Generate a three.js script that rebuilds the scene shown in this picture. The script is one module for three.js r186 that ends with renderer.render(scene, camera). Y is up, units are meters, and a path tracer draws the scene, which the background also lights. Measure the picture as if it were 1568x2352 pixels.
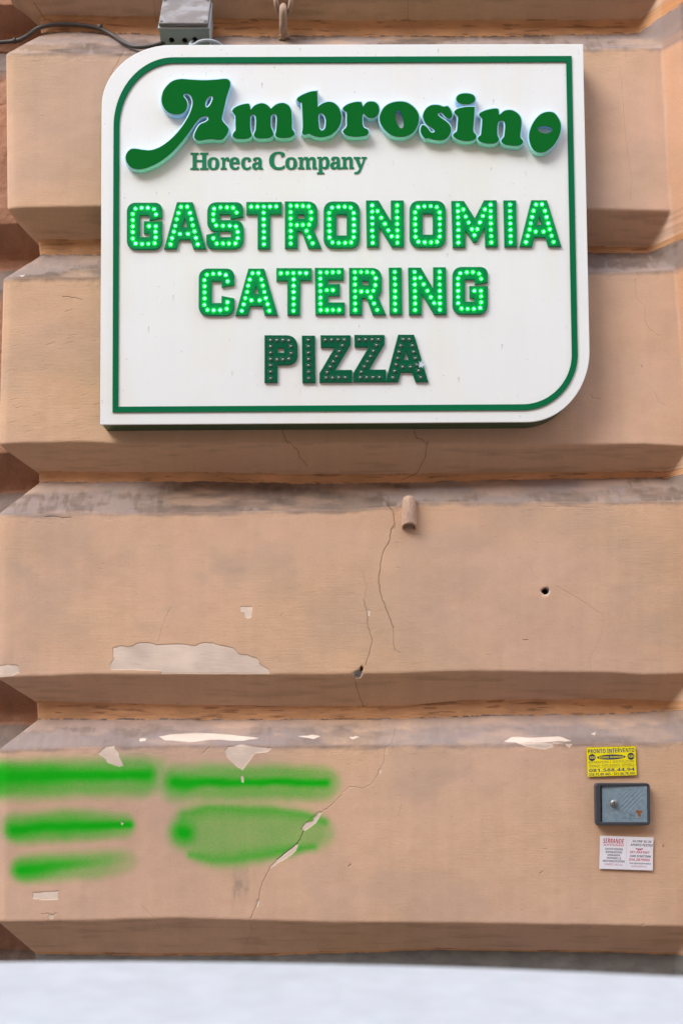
import * as THREE from 'three';
import { FontLoader } from 'three/addons/loaders/FontLoader.js';
import { RoundedBoxGeometry } from 'three/addons/geometries/RoundedBoxGeometry.js';
import { mergeGeometries, mergeVertices } from 'three/addons/utils/BufferGeometryUtils.js';

// ---------------------------------------------------------------- camera, sky, sun, exposure
const PW = 1568, PH = 2352, FPX = 2667;            // the photograph's frame, focal length in those pixels
const CAM_Y = 1.62, CAM_Z = 2.0, PITCH = THREE.MathUtils.degToRad(2.5), PRIN = 1534;
const scene = new THREE.Scene();
const camera = new THREE.PerspectiveCamera(2 * Math.atan(PH / 2 / FPX) * 180 / Math.PI, 682 / 1024, 0.05, 200);
camera.position.set(0, CAM_Y, CAM_Z);
camera.rotation.x = PITCH;
camera.setViewOffset(682, 1024, 0, -(PRIN - PH / 2) / PH * 1024, 682, 1024);
camera.focus = 2.0; camera.userData.fStop = 4;
camera.updateMatrixWorld(); camera.updateProjectionMatrix();

const renderer = new THREE.WebGLRenderer({ antialias: true });
renderer.setSize(682, 1024);
renderer.toneMapping = THREE.LinearToneMapping;
renderer.toneMappingExposure = 2.08;
renderer.shadowMap.enabled = true;
{ // bright daylight haze: blue-white overhead, paler towards the horizon
  const w = 64, h = 32, d = new Float32Array(w * h * 4);
  for (let j = 0; j < h; j++) for (let i = 0; i < w; i++) {
    const el = Math.sin(((j + 0.5) / h - 0.5) * Math.PI), t = Math.max(0, el), k = (j * w + i) * 4;
    const s = (el < 0 ? 0.3 : 1) * 1.0;
    d[k] = s * (1.0 - 0.12 * t); d[k + 1] = s * (1.02 + 0.0 * t); d[k + 2] = s * (1.08 + 0.27 * t); d[k + 3] = 1;
  }
  const sky = new THREE.DataTexture(d, w, h, THREE.RGBAFormat, THREE.FloatType);
  sky.mapping = THREE.EquirectangularReflectionMapping; sky.magFilter = sky.minFilter = THREE.LinearFilter; sky.needsUpdate = true;
  scene.background = sky; scene.environment = sky;
}
const sun = new THREE.DirectionalLight(new THREE.Color(1, 0.95, 0.88), 2.15);
sun.name = 'hazy_sun';
sun.position.set(-4.0, 6.7, 3.6); sun.target.position.set(0, 2, 0);
sun.castShadow = true; sun.shadow.radius = 62; sun.shadow.mapSize.set(2048, 2048);
Object.assign(sun.shadow.camera, { left: -3, right: 3, top: 3, bottom: -3, near: 0.5, far: 20 });
scene.add(sun, sun.target);

// ---------------------------------------------------------------- helpers
const cosP = Math.cos(PITCH), sinP = Math.sin(PITCH);
function at(px, py, z) {                            // the point at depth z that the photograph shows at (px, py)
  const dx = (px - PW / 2) / FPX, dy = -(py - PRIN) / FPX;
  const y = dy * cosP + sinP, zz = dy * sinP - cosP, t = (z - CAM_Z) / zz;
  return new THREE.Vector3(dx * t, CAM_Y + y * t, z);
}
function onHeight(px, py, yw) {                     // the same on a level plane
  const dx = (px - PW / 2) / FPX, dy = -(py - PRIN) / FPX;
  const y = dy * cosP + sinP, zz = dy * sinP - cosP, t = (yw - CAM_Y) / y;
  return new THREE.Vector3(dx * t, yw, CAM_Z + zz * t);
}
const S = 2 / FPX;                                  // metres per photograph pixel on the wall
let seed = 12345;
const rnd = () => ((seed = (seed * 1664525 + 1013904223) >>> 0) / 4294967296);
const PERM = new Uint8Array(512); { const p = [...Array(256).keys()]; for (let i = 255; i > 0; i--) { const j = Math.floor(rnd() * (i + 1)); [p[i], p[j]] = [p[j], p[i]]; } for (let i = 0; i < 512; i++) PERM[i] = p[i & 255]; }
function vn(x, y) {
  const xi = Math.floor(x), yi = Math.floor(y); let fx = x - xi, fy = y - yi; fx = fx * fx * (3 - 2 * fx); fy = fy * fy * (3 - 2 * fy);
  const X = xi & 255, Y = yi & 255, X1 = (X + 1) & 255, Y1 = (Y + 1) & 255;
  const a = PERM[PERM[X] + Y], b = PERM[PERM[X1] + Y], c = PERM[PERM[X] + Y1], e = PERM[PERM[X1] + Y1];
  return ((a + (b - a) * fx) * (1 - fy) + (c + (e - c) * fx) * fy) / 255;
}
function fbm(x, y, o = 4) { let s = 0, a = 0.5, n = 0; for (let i = 0; i < o; i++) { s += a * vn(x, y); n += a; a *= 0.5; x = x * 2.03 + 17.1; y = y * 2.03 + 9.7; } return s / n; }
const clamp = (v, a = 0, b = 1) => Math.min(b, Math.max(a, v));
const sst = (a, b, v) => { const t = clamp((v - a) / (b - a)); return t * t * (3 - 2 * t); };
const mix = (a, b, t) => a + (b - a) * t;
const toS = (l) => 255 * (l <= 0.0031308 ? 12.92 * l : 1.055 * Math.pow(l, 1 / 2.4) - 0.055);
const SLUT = new Uint8Array(4097); for (let i = 0; i <= 4096; i++) SLUT[i] = Math.round(toS(i / 4096));
const enc = (l) => SLUT[Math.max(0, Math.min(4096, (l * 4096) | 0))];

const std = (rgb, roughness = 0.6, extra = {}) => new THREE.MeshStandardMaterial({ color: new THREE.Color().setRGB(...rgb), roughness, ...extra });
const used = {};
function numbered(n) { const k = used[n] = (used[n] ?? -1) + 1; return k ? n + '_' + String(k).padStart(3, '0') : n; }
function tag(o, label, category, group, kind) { o.userData = { ...o.userData, label, category }; if (group) o.userData.group = group; if (kind) o.userData.kind = kind; return o; }
function thing(name, label, category, pos, group) { const g = new THREE.Group(); g.name = numbered(name); g.position.copy(pos); scene.add(g); return tag(g, label, category, group); }
function part(name, geo, mat, parent, pos) {          // geo is in the parent's space, or about pos when pos is given
  const m = new THREE.Mesh(geo, mat); m.name = name; m.castShadow = m.receiveShadow = true;
  if (pos) m.position.copy(pos);
  parent.add(m); return m;
}
function dataTex(data, w, h, srgb, rep) {
  const t = new THREE.DataTexture(data, w, h, THREE.RGBAFormat, THREE.UnsignedByteType);
  t.magFilter = THREE.LinearFilter; t.minFilter = THREE.LinearMipmapLinearFilter; t.generateMipmaps = true;
  if (srgb) t.colorSpace = THREE.SRGBColorSpace; if (rep) t.wrapS = t.wrapT = THREE.RepeatWrapping;
  t.needsUpdate = true; return t;
}
function makeTex(w, h, srgb, rep, fn) {               // fn(i, j) -> [r, g, b] linear for colours, plain for the rest
  const d = new Uint8Array(w * h * 4);
  for (let j = 0; j < h; j++) for (let i = 0; i < w; i++) { const c = fn(i, j), k = (j * w + i) * 4; for (let n = 0; n < 3; n++) d[k + n] = srgb ? enc(c[n]) : clamp(c[n]) * 255; d[k + 3] = 255; }
  return dataTex(d, w, h, srgb, rep);
}

// ---------------------------------------------------------------- the rusticated wall
const DG = 0.047;                                     // depth of the grooves
// edges of the courses from the top down: kind, depth, left end in pixels, and the line they follow in the photograph
const EDGES = [
  ['f', 0, 10, [[0, -430], [1568, -430]]],
  ['f', 0, 10, [[0, -30], [1568, -28]]],
  ['b', -DG, 92, [[0, 36], [300, 42], [800, 52], [1568, 50]]],
  ['j', -DG, 94, [[0, 78], [200, 76], [500, 84], [800, 84], [1100, 86], [1390, 81], [1568, 73]]],
  ['t', 0, 14, [[0, 122], [250, 122], [700, 117], [1250, 112], [1568, 109]]],
  ['f', 0, 17, [[0, 479], [60, 476], [230, 473], [1000, 477], [1384, 480], [1568, 484]]],
  ['b', -DG, 88, [[0, 553], [230, 556], [800, 564], [1384, 572], [1568, 572]]],
  ['j', -DG, 92, [[0, 586], [230, 587], [800, 585], [1384, 581], [1568, 582]]],
  ['t', 0, 8, [[0, 640], [100, 636], [230, 637], [1384, 625], [1568, 618]]],
  ['f', 0, -3, [[0, 1020], [60, 1017], [180, 1014], [300, 1019], [784, 1019], [1384, 1021], [1480, 1019], [1568, 1024]]],
  ['b', -DG, 90, [[0, 1087], [400, 1089], [784, 1094], [1384, 1088], [1568, 1085]]],
  ['j', -DG, 90, [[0, 1110], [200, 1108], [400, 1107], [784, 1112], [1100, 1105], [1384, 1099], [1568, 1098]]],
  ['t', 0, -6, [[0, 1182], [200, 1178], [400, 1177], [784, 1170], [905, 1163], [935, 1152], [1100, 1152], [1384, 1152], [1568, 1149]]],
  ['f', 0, -8, [[0, 1556], [100, 1552], [200, 1548], [600, 1549], [784, 1548], [1100, 1541], [1384, 1544], [1480, 1549], [1568, 1547]]],
  ['b', -DG, 85, [[0, 1612], [80, 1614], [300, 1621], [650, 1628], [900, 1626], [1100, 1612], [1384, 1609], [1568, 1614]]],
  ['j', -DG, 87, [[0, 1654], [300, 1653], [784, 1654], [1100, 1646], [1384, 1641], [1568, 1632]]],
  ['t', 0, -2, [[0, 1722], [100, 1717], [400, 1710], [784, 1711], [1384, 1706], [1568, 1704]]],
  ['f', 0, -6, [[0, 2116], [150, 2114], [400, 2108], [784, 2118], [1000, 2119], [1384, 2124], [1568, 2127]]],
  ['b', -DG, 82, [[0, 2190], [120, 2192], [350, 2195], [600, 2195], [784, 2190], [1000, 2182], [1384, 2188], [1568, 2192]]],
  ['p', -DG, 82, [[0, 2900], [1568, 2900]]],
].map(([kind, z, xl, pts]) => ({ kind, z, xl: at(xl, pts[0][1], z).x, pts: pts.map(([x, y]) => { const p = at(x, y, z); return [p.x, p.y]; }) }));
function edgeY(e, X, wob = true) {
  const p = e.pts; let y;
  if (X <= p[0][0]) y = p[0][1]; else if (X >= p[p.length - 1][0]) y = p[p.length - 1][1];
  else { let i = 0; while (X > p[i + 1][0]) i++; const t = (X - p[i][0]) / (p[i + 1][0] - p[i][0]); y = mix(p[i][1], p[i + 1][1], t * t * (3 - 2 * t) * 0.5 + t * 0.5); }
  if (wob) y += ((e.z < 0 ? 0.0040 : 0.0018) * (fbm(X * 26 + e.pts[0][1] * 31, 3.3, 4) - 0.5)) * 1.0;
  return y;
}
const HOLE = at(1253, 1357.5, 0), CHIP = at(822, 1548, 0), CHIPHOLE = at(830, 1536, 0);
const jambX = (Y) => { const py = 1650 - (Y - CAM_Y) / S; const t = [[-500, 1536], [100, 1541], [400, 1552], [640, 1566], [1100, 1594], [1650, 1592], [2300, 1604]]; let i = 0; while (i < t.length - 2 && py > t[i + 1][0]) i++; const k = clamp((py - t[i][0]) / (t[i + 1][0] - t[i][0])); return (mix(t[i][1], t[i + 1][1], k) - PW / 2) * S; };

const UV = { x0: at(-24, 1200, 0).x, x1: at(1612, 1200, 0).x, y0: at(0, 2420, 0).y, y1: at(0, -70, 0).y, w: 1360, h: 2048 };
function wallColumns() {
  const out = []; let X = -0.61;
  const R = 0.62;
  while (X < R) { out.push(X); const near = Math.min(Math.abs(X - HOLE.x), Math.abs(X - CHIP.x)); X += near < 0.011 ? 0.0009 : X > 0.54 ? 0.0022 : 0.0034; }
  for (const x of [0.63, 0.66, 0.75, 0.9, 1.2, 1.6, 2.2]) out.push(x);
  return out;
}
function buildWall(mat, plinthMat) {
  const X = wallColumns(), XL0 = X[0], XR = X[X.length - 1];
  const rows = [];                                    // each row: segment index, and t along it, or a corner fillet
  const nSeg = EDGES.length - 1;
  for (let s = 0; s < nSeg; s++) {
    const k = EDGES[s + 1].kind, len = Math.abs(EDGES[s].pts[0][1] - EDGES[s + 1].pts[0][1]);
    let ts = [];
    if (s === 0) { for (let i = 0; i <= 30; i++) ts.push(i / 30); }
    else if (s === nSeg - 1) { for (let i = 0; i <= 40; i++) ts.push(Math.pow(i / 40, 2)); }
    else {
      const n = k === 'f' ? Math.round(len / 0.0040) : k === 'j' ? 8 : 18;
      for (let i = 0; i <= n; i++) ts.push(i / n);
      if (s === 12) { const th = (1357.5 - 1165) / (1545 - 1165), a = 0.011 / len; for (let q = -a; q <= a; q += 0.0009 / len) ts.push(th + q); for (let q = 0.93; q < 1; q += 0.0014 / len) ts.push(q); ts.sort((p, q) => p - q); }
      if (s === 13) { for (let q = 0; q < 0.25; q += 0.02) ts.push(q); ts.sort((p, q) => p - q); }
    }
    for (const t of ts) rows.push({ s, t });
    if (s < nSeg - 1) for (const f of [0.2, 0.4, 0.5, 0.6, 0.8]) rows.push({ s, f });
  }
  const nc = X.length + 3, nr = rows.length, pos = new Float32Array(nc * nr * 3), uv = new Float32Array(nc * nr * 2);
  const RAD = 0.0038;
  const corner = (i, u) => { const e = EDGES[i], x = mix(e.xl, XR, u); return [x, edgeY(e, x), e.z]; };
  for (let c = 0; c < nc; c++) {
    const u = c < 3 ? 0 : (X[c - 3] - XL0) / (XR - XL0);
    const C = EDGES.map((_, i) => corner(i, u));
    const trim = (i, j) => { const a = C[i], b = C[j], l = Math.hypot(b[1] - a[1], b[2] - a[2]), r = Math.min(RAD * (EDGES[i].z < 0 ? 0.7 : 1), l * 0.4) / l; return [mix(a[0], b[0], r), mix(a[1], b[1], r), mix(a[2], b[2], r)]; };
    for (let r = 0; r < nr; r++) {
      const { s, t, f } = rows[r]; let p;
      if (t !== undefined) { const a = s === 0 ? C[0] : trim(s, s + 1), b = s === nSeg - 1 ? C[s + 1] : trim(s + 1, s); p = a.map((v, n) => mix(v, b[n], t)); }
      else { const a = trim(s + 1, s), m = C[s + 1], b = trim(s + 1, s + 2); p = a.map((v, n) => (1 - f) * (1 - f) * v + 2 * f * (1 - f) * m[n] + f * f * b[n]); }
      let [x, y, z] = p;
      const deep = clamp(-z / DG);
      z += 0.0036 * (fbm(x * 5 + 3, y * 5, 2) - 0.5) + 0.0006 * (fbm(x * 40, y * 60 + 5, 3) - 0.5) + deep * 0.0025 * (fbm(x * 40, y * 90 + 8, 3) - 0.5);
      if (c > 2) {
        if (x < EDGES[1].xl + 0.5) {                  // worn left corner of the courses
          const worn = sst(0.02, 0, u * (XR - XL0)); z -= worn * worn * 0.003;
        }
        const dh = Math.hypot(x - HOLE.x, y - HOLE.y); z -= 0.034 * sst(0.0056, 0.0042, dh) + 0.0012 * sst(0.0085, 0.0055, dh);
        const cx = (x - CHIP.x) / 0.0076, cy = (y - CHIP.y) / 0.0076, dc = Math.hypot(cx * 0.9 + cy * 0.25, cy - cx * 0.35) + 0.5 * (fbm(x * 260, y * 260, 2) - 0.5);
        z -= 0.0060 * sst(1.0, 0.7, dc) + 0.02 * sst(0.0034, 0.0018, Math.hypot((x - CHIPHOLE.x), (y - CHIPHOLE.y) * 0.7));
        const zj = Math.min((x - jambX(y)) * 1.5, 0.034) + 0.003 * (fbm(x * 30, y * 9, 3) - 0.5);
        const k = 0.006, h = clamp(0.5 + 0.5 * (zj - z) / k); z = mix(z, zj, h) + k * h * (1 - h);
      } else z -= [0.3, 0.05, 0.012][c];
      const o = (r * nc + c) * 3; pos[o] = x; pos[o + 1] = y; pos[o + 2] = z;
      const q = (r * nc + c) * 2; uv[q] = (x - UV.x0) / (UV.x1 - UV.x0); uv[q + 1] = (y - UV.y0) / (UV.y1 - UV.y0);
    }
  }
  const idxRows = (r0, r1) => { const ix = []; for (let r = r0; r < r1; r++) for (let c = 0; c < nc - 1; c++) { const a = r * nc + c, b = a + 1, d = a + nc, e = d + 1; ix.push(a, d, b, b, d, e); } return ix; };
  const whole = new THREE.BufferGeometry();
  whole.setAttribute('position', new THREE.BufferAttribute(pos, 3)); whole.setIndex(idxRows(0, nr - 1)); whole.computeVertexNormals();
  const nor = whole.attributes.normal.array;
  const firstRow = (s) => rows.findIndex((q) => q.s === s);
  const midFillet = (s) => rows.findIndex((q) => q.s === s && q.f === 0.5);
  const cut = (name, r0, r1, m, parent) => {
    const g = new THREE.BufferGeometry();
    g.setAttribute('position', new THREE.BufferAttribute(pos.slice(r0 * nc * 3, (r1 + 1) * nc * 3), 3));
    g.setAttribute('normal', new THREE.BufferAttribute(nor.slice(r0 * nc * 3, (r1 + 1) * nc * 3), 3));
    g.setAttribute('uv', new THREE.BufferAttribute(uv.slice(r0 * nc * 2, (r1 + 1) * nc * 2), 2));
    g.setIndex(idxRows(0, r1 - r0));
    return part(name, g, m, parent);
  };
  const wall = thing('rusticated_wall', 'salmon plaster wall of wide bevelled courses, cracked and peeling, carrying the shop sign', 'wall', new THREE.Vector3());
  let r0 = 0;
  for (let k = 0; k < 5; k++) {                       // course, groove, course ...
    const bEnd = midFillet(k === 0 ? 1 : 1 + 4 * k);
    cut('block', r0, bEnd, mat, wall); r0 = bEnd;
    if (k < 4) { const jEnd = midFillet(2 + 4 * k); cut('groove', r0, jEnd, mat, wall); r0 = jEnd; }
  }
  cut('plinth', r0, nr - 1, plinthMat, wall);
  // the wall goes on above the picture
  const up = new THREE.BoxGeometry(2.78, 3.2, 0.3); up.translate(-0.62 + 1.39 + 0.01, at(0, -430, 0).y + 1.602, -0.16); up.attributes.uv.array.fill(0.06);
  part('upper_wall', up, mat, wall);
  return wall;
}

// --- colour and relief of the plaster, painted in metres on the wall
function wallTextures() {
  const { w, h, x0, x1, y0, y1 } = UV;
  const cv = document.createElement('canvas'); cv.width = w; cv.height = h; const g = cv.getContext('2d');
  const tx = (px, py, z = 0) => { const p = at(px, py, z); return [(p.x - x0) / (x1 - x0) * w, (y1 - p.y) / (y1 - y0) * h]; };
  g.fillStyle = '#000'; g.fillRect(0, 0, w, h);
  g.globalCompositeOperation = 'lighter';
  const jag = (pts, n = 3, amp = 1.4) => { const o = []; for (let i = 0; i < pts.length; i++) { const a = pts[i], b = pts[(i + 1) % pts.length]; for (let k = 0; k < n; k++) { const t = k / n; o.push([mix(a[0], b[0], t) + (k ? (rnd() - 0.5) * amp * 2 : 0), mix(a[1], b[1], t) + (k ? (rnd() - 0.5) * amp * 2 : 0)]); } } return o; };
  const poly = (pts, col, z) => { g.fillStyle = col; g.beginPath(); jag(pts).forEach(([x, y], i) => { const q = tx(x, y, z); i ? g.lineTo(...q) : g.moveTo(...q); }); g.closePath(); g.fill(); };
  const A = (ox, oy) => (l) => l.map(([x, y]) => [ox + x * 0.5003, oy + y * 0.5003]);
  const M1 = A(0, 973.7), M2 = A(783.6, 973.7), M3 = A(0, 1635.1), M4 = A(783.6, 1635.1), M0 = A(783.6, 440.9), MT = A(783.6, 0), ML = A(0, 0);
  const peel = [
    M1([[512, 1128], [505, 1110], [522, 1080], [520, 1030], [545, 1020], [600, 1022], [640, 1005], [690, 1005], [720, 1015], [830, 1010], [900, 1018], [930, 1005], [980, 1005], [1010, 1017], [1070, 1028], [1095, 1055], [1140, 1062], [1185, 1080], [1195, 1105], [1235, 1130], [1238, 1146], [740, 1146], [740, 1133], [640, 1130]]),
    M1([[1105, 838], [1158, 838], [1155, 885], [1140, 892], [1125, 885], [1120, 865], [1103, 855]]),
    M1([[-30, 1114], [40, 1103], [85, 1110], [90, 1140], [60, 1156], [-30, 1162]]),
    M3([[452, 190], [490, 160], [525, 155], [545, 185], [555, 215], [570, 245], [540, 248], [500, 235], [480, 210]]),
    M3([[1030, 180], [1045, 160], [1110, 150], [1245, 165], [1225, 185], [1170, 190], [1145, 225], [1115, 268], [1080, 245], [1045, 210]]),
    M3([[152, 828], [205, 825], [270, 822], [268, 860], [190, 862], [150, 855]]), M3([[220, 930], [248, 935], [240, 950], [228, 948]]),
    M3([[1388, 530], [1400, 508], [1435, 500], [1440, 485], [1465, 458], [1475, 462], [1455, 500], [1430, 525], [1395, 545]]),
    M3([[1235, 715], [1270, 680], [1330, 630], [1355, 608], [1370, 610], [1350, 645], [1300, 680], [1240, 718]]),
    M3([[1180, 865], [1188, 865], [1185, 895], [1178, 890]]), M3([[555, 505], [568, 508], [562, 520]]), M3([[1107, 292], [1115, 292], [1118, 325], [1108, 320]]),
    M4([[800, 140], [1060, 146], [1045, 165], [1025, 146], [970, 140], [970, 160], [935, 172], [890, 165], [840, 155]]), M4([[172, 265], [182, 262], [178, 285]]),
    M2([[116, 855], [130, 855], [128, 880], [120, 882]]), M4([[1375, 975], [1392, 975], [1390, 985], [1378, 984]]),
  ];
  for (const p of peel) poly(p, '#f00');
  const peelTop = [M3([[725, 113], [800, 102], [950, 98], [1060, 105], [1190, 120], [1120, 132], [960, 128], [870, 138], [760, 130]]), M3([[640, 122], [672, 122], [668, 135], [642, 135]]), M3([[1365, 112], [1430, 105], [1470, 112], [1440, 125]]),
    M4([[742, 135], [780, 115], [880, 118], [1000, 112], [1055, 132], [960, 136], [800, 140]]), M4([[35, 118], [65, 110], [82, 118], [50, 125]]), M4([[1150, 100], [1175, 92], [1165, 108]]), A(0, 440.9)([[88, 388], [118, 382], [112, 394]])];
  for (const p of peelTop) poly(p, '#f00', -0.008);
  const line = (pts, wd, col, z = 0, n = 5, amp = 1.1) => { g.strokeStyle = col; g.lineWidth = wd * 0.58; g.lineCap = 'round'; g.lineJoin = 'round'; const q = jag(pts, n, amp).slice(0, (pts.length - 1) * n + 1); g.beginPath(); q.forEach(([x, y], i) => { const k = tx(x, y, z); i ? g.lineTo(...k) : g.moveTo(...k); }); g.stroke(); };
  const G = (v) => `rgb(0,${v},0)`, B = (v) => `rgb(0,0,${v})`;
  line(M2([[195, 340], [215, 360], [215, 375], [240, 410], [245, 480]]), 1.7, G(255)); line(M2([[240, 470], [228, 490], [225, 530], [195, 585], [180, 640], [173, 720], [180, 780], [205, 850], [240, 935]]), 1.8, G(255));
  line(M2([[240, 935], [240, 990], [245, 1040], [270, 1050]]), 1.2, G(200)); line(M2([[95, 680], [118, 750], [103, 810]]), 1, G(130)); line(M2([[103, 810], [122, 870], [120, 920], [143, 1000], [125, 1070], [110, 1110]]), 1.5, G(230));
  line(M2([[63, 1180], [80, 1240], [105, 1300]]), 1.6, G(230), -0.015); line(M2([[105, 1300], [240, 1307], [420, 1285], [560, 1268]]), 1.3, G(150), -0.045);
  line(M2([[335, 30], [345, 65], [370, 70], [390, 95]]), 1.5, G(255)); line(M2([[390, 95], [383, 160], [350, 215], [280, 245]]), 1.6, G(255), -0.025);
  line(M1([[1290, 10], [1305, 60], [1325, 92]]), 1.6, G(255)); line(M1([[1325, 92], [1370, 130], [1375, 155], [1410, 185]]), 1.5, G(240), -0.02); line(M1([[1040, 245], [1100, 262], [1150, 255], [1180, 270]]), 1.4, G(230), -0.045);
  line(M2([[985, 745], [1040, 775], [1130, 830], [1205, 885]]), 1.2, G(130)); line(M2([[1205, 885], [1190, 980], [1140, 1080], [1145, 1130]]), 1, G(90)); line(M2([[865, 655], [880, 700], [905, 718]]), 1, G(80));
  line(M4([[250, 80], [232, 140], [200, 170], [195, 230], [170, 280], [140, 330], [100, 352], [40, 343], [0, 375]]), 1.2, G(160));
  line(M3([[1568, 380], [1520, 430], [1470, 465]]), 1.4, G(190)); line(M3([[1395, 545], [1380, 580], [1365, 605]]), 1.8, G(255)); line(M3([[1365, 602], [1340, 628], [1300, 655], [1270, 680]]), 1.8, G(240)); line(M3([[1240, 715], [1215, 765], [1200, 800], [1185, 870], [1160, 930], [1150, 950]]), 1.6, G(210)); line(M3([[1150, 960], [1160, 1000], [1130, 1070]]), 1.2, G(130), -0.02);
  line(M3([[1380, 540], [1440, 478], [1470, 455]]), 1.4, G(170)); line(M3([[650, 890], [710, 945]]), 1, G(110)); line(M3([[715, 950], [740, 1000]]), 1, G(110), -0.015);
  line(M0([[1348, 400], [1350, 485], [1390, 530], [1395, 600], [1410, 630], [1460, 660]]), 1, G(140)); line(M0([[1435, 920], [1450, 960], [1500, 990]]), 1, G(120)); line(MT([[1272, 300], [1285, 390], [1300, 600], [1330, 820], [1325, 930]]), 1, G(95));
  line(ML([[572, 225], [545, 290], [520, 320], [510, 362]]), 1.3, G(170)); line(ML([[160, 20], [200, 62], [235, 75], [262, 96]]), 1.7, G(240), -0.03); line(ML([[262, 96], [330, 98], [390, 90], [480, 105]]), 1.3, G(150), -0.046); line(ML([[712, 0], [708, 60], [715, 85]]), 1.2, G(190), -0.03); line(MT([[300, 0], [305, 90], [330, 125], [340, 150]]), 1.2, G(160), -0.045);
  // edges of the peeled skins, a thin dark line along part of each outline
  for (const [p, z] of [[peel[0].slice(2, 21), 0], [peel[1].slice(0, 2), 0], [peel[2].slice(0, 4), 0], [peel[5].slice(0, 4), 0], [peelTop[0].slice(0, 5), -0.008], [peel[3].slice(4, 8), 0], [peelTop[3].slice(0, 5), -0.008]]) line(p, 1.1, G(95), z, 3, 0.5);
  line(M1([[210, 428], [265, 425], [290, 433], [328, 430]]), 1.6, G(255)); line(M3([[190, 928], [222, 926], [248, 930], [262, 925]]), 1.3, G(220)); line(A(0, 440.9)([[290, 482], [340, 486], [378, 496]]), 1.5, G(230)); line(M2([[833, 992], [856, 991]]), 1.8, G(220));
  line(M3([[925, 195], [945, 178], [962, 160]]), 1.8, B(120)); line(M4([[262, 480], [276, 425]]), 1.5, B(120)); line(M1([[725, 1000], [760, 890], [790, 840]]), 1.6, B(110)); line(M2([[900, 378], [1060, 380], [1170, 384]]), 1.4, B(130)); line(M1([[1285, 885], [1300, 868]]), 2, B(120)); line(M4([[910, 745], [922, 730]]), 2.2, B(170)); line(M4([[1475, 612], [1478, 622]]), 2.6, B(230)); line(M4([[34, 710], [44, 700]]), 3, B(190)); line(M4([[925, 632], [942, 630]]), 1.5, B(150)); line(M0([[1374, 795], [1380, 806]]), 2, B(190)); line(M0([[1140, 930], [1150, 945], [1185, 950]]), 1.4, B(150));
  for (let i = 0; i < 70; i++) { const x = 5 + rnd() * 225, y = 700 + rnd() * 310, l = 4 + rnd() * 18; if (rnd() < 0.35 + (y - 700) / 500) line([[x, y], [x + l, y - l * (0.1 + rnd() * 0.3)]], 0.9 + rnd() * 0.6, B(60 + rnd() * 90), 0, 2, 0.6); }
  for (let i = 0; i < 260; i++) { const x = rnd() * 1568, y = 130 + rnd() * 1980, l = 2 + rnd() * 7; line([[x, y], [x + l, y + (rnd() - 0.5) * 3]], 0.7 + rnd() * 0.9, B(40 + rnd() * 110), 0, 2, 0.5); }
  for (let i = 0; i < 90; i++) { const x = rnd() * 1568, y = 1240 + rnd() * 290, l = 8 + rnd() * 30; line([[x, y], [x + l, y + (rnd() - 0.5) * 2]], 0.8, B(25 + rnd() * 40), 0, 2, 0.4); }
  for (let i = 0; i < 900; i++) { const x = rnd() * 1568, y = 120 + rnd() * 2000; line([[x, y], [x + 0.6, y + 0.6]], 0.9 + rnd() * 1.3, B(40 + rnd() * 120), 0, 1, 0); }
  const im = g.getImageData(0, 0, w, h).data;

  const seg = (px, py, a, b) => { const dx = b[0] - a[0], dy = b[1] - a[1], t = clamp(((px - a[0]) * dx + (py - a[1]) * dy) / (dx * dx + dy * dy || 1)); return [Math.hypot(px - a[0] - dx * t, py - a[1] - dy * t), t]; };
  // sprayed strokes: points with half width, and opacity of the stroke
  const cores = [
    [[-30, 1786, 30], [20, 1785, 25], [100, 1781, 19], [200, 1778, 14], [300, 1779, 12], [340, 1780, 15]],
    [[402, 1797, 17], [425, 1797, 18], [480, 1795, 11], [600, 1796, 9], [680, 1795, 9], [748, 1797, 10]],
    [[36, 1905, 15], [100, 1897, 14], [200, 1894, 12], [300, 1891, 9]],
    [[54, 1995, 16], [100, 1992, 15, 0.95], [160, 1984, 12, 0.8], [220, 1977, 11, 0.5], [285, 1970, 10, 0.2]],
    [[420, 1908, 20], [428, 1910, 20]],
  ];
  const hazes = [
    [[-30, 1794, 46, 0.8], [60, 1790, 45, 0.78], [200, 1784, 43, 0.72], [330, 1782, 44, 0.7], [352, 1782, 42, 0.5]],
    [[352, 1782, 36, 0.35], [380, 1790, 36, 0.35]],
    [[405, 1797, 42, 0.6], [520, 1797, 41, 0.7], [700, 1797, 40, 0.72], [742, 1798, 38, 0.62]],
    [[42, 1901, 34, 0.7], [150, 1895, 37, 0.74], [285, 1893, 29, 0.6]],
    [[60, 1993, 32, 0.66], [150, 1988, 33, 0.6], [240, 1980, 31, 0.45], [290, 1975, 27, 0.28]],
    [[428, 1912, 40, 0.6], [480, 1914, 58, 0.6], [560, 1915, 61, 0.58], [650, 1913, 50, 0.6], [715, 1911, 40, 0.56], [732, 1911, 36, 0.44]],
  ];
  const rim = [[[425, 1870, 13], [480, 1858, 12], [600, 1860, 12], [700, 1870, 10], [745, 1884, 8]], [[440, 1962, 8], [490, 1974, 13], [540, 1972, 13], [640, 1956, 11], [720, 1943, 7]]];
  const spray = (px, py) => {
    let k = 0, c = 0, q = 0;
    for (const st of hazes) for (let i = 0; i < st.length - 1; i++) { const [d, t] = seg(px, py, st[i], st[i + 1]); const rr = mix(st[i][2], st[i + 1][2], t); k = Math.max(k, mix(st[i][3], st[i + 1][3], t) * (1 - sst(rr * 0.55, rr * 1.42, d))); }
    for (const st of rim) for (let i = 0; i < st.length - 1; i++) { const [d, t] = seg(px, py, st[i], st[i + 1]); c = Math.max(c, 0.72 * Math.exp(-((d / mix(st[i][2], st[i + 1][2], t)) ** 2) * 0.55)); }
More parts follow.
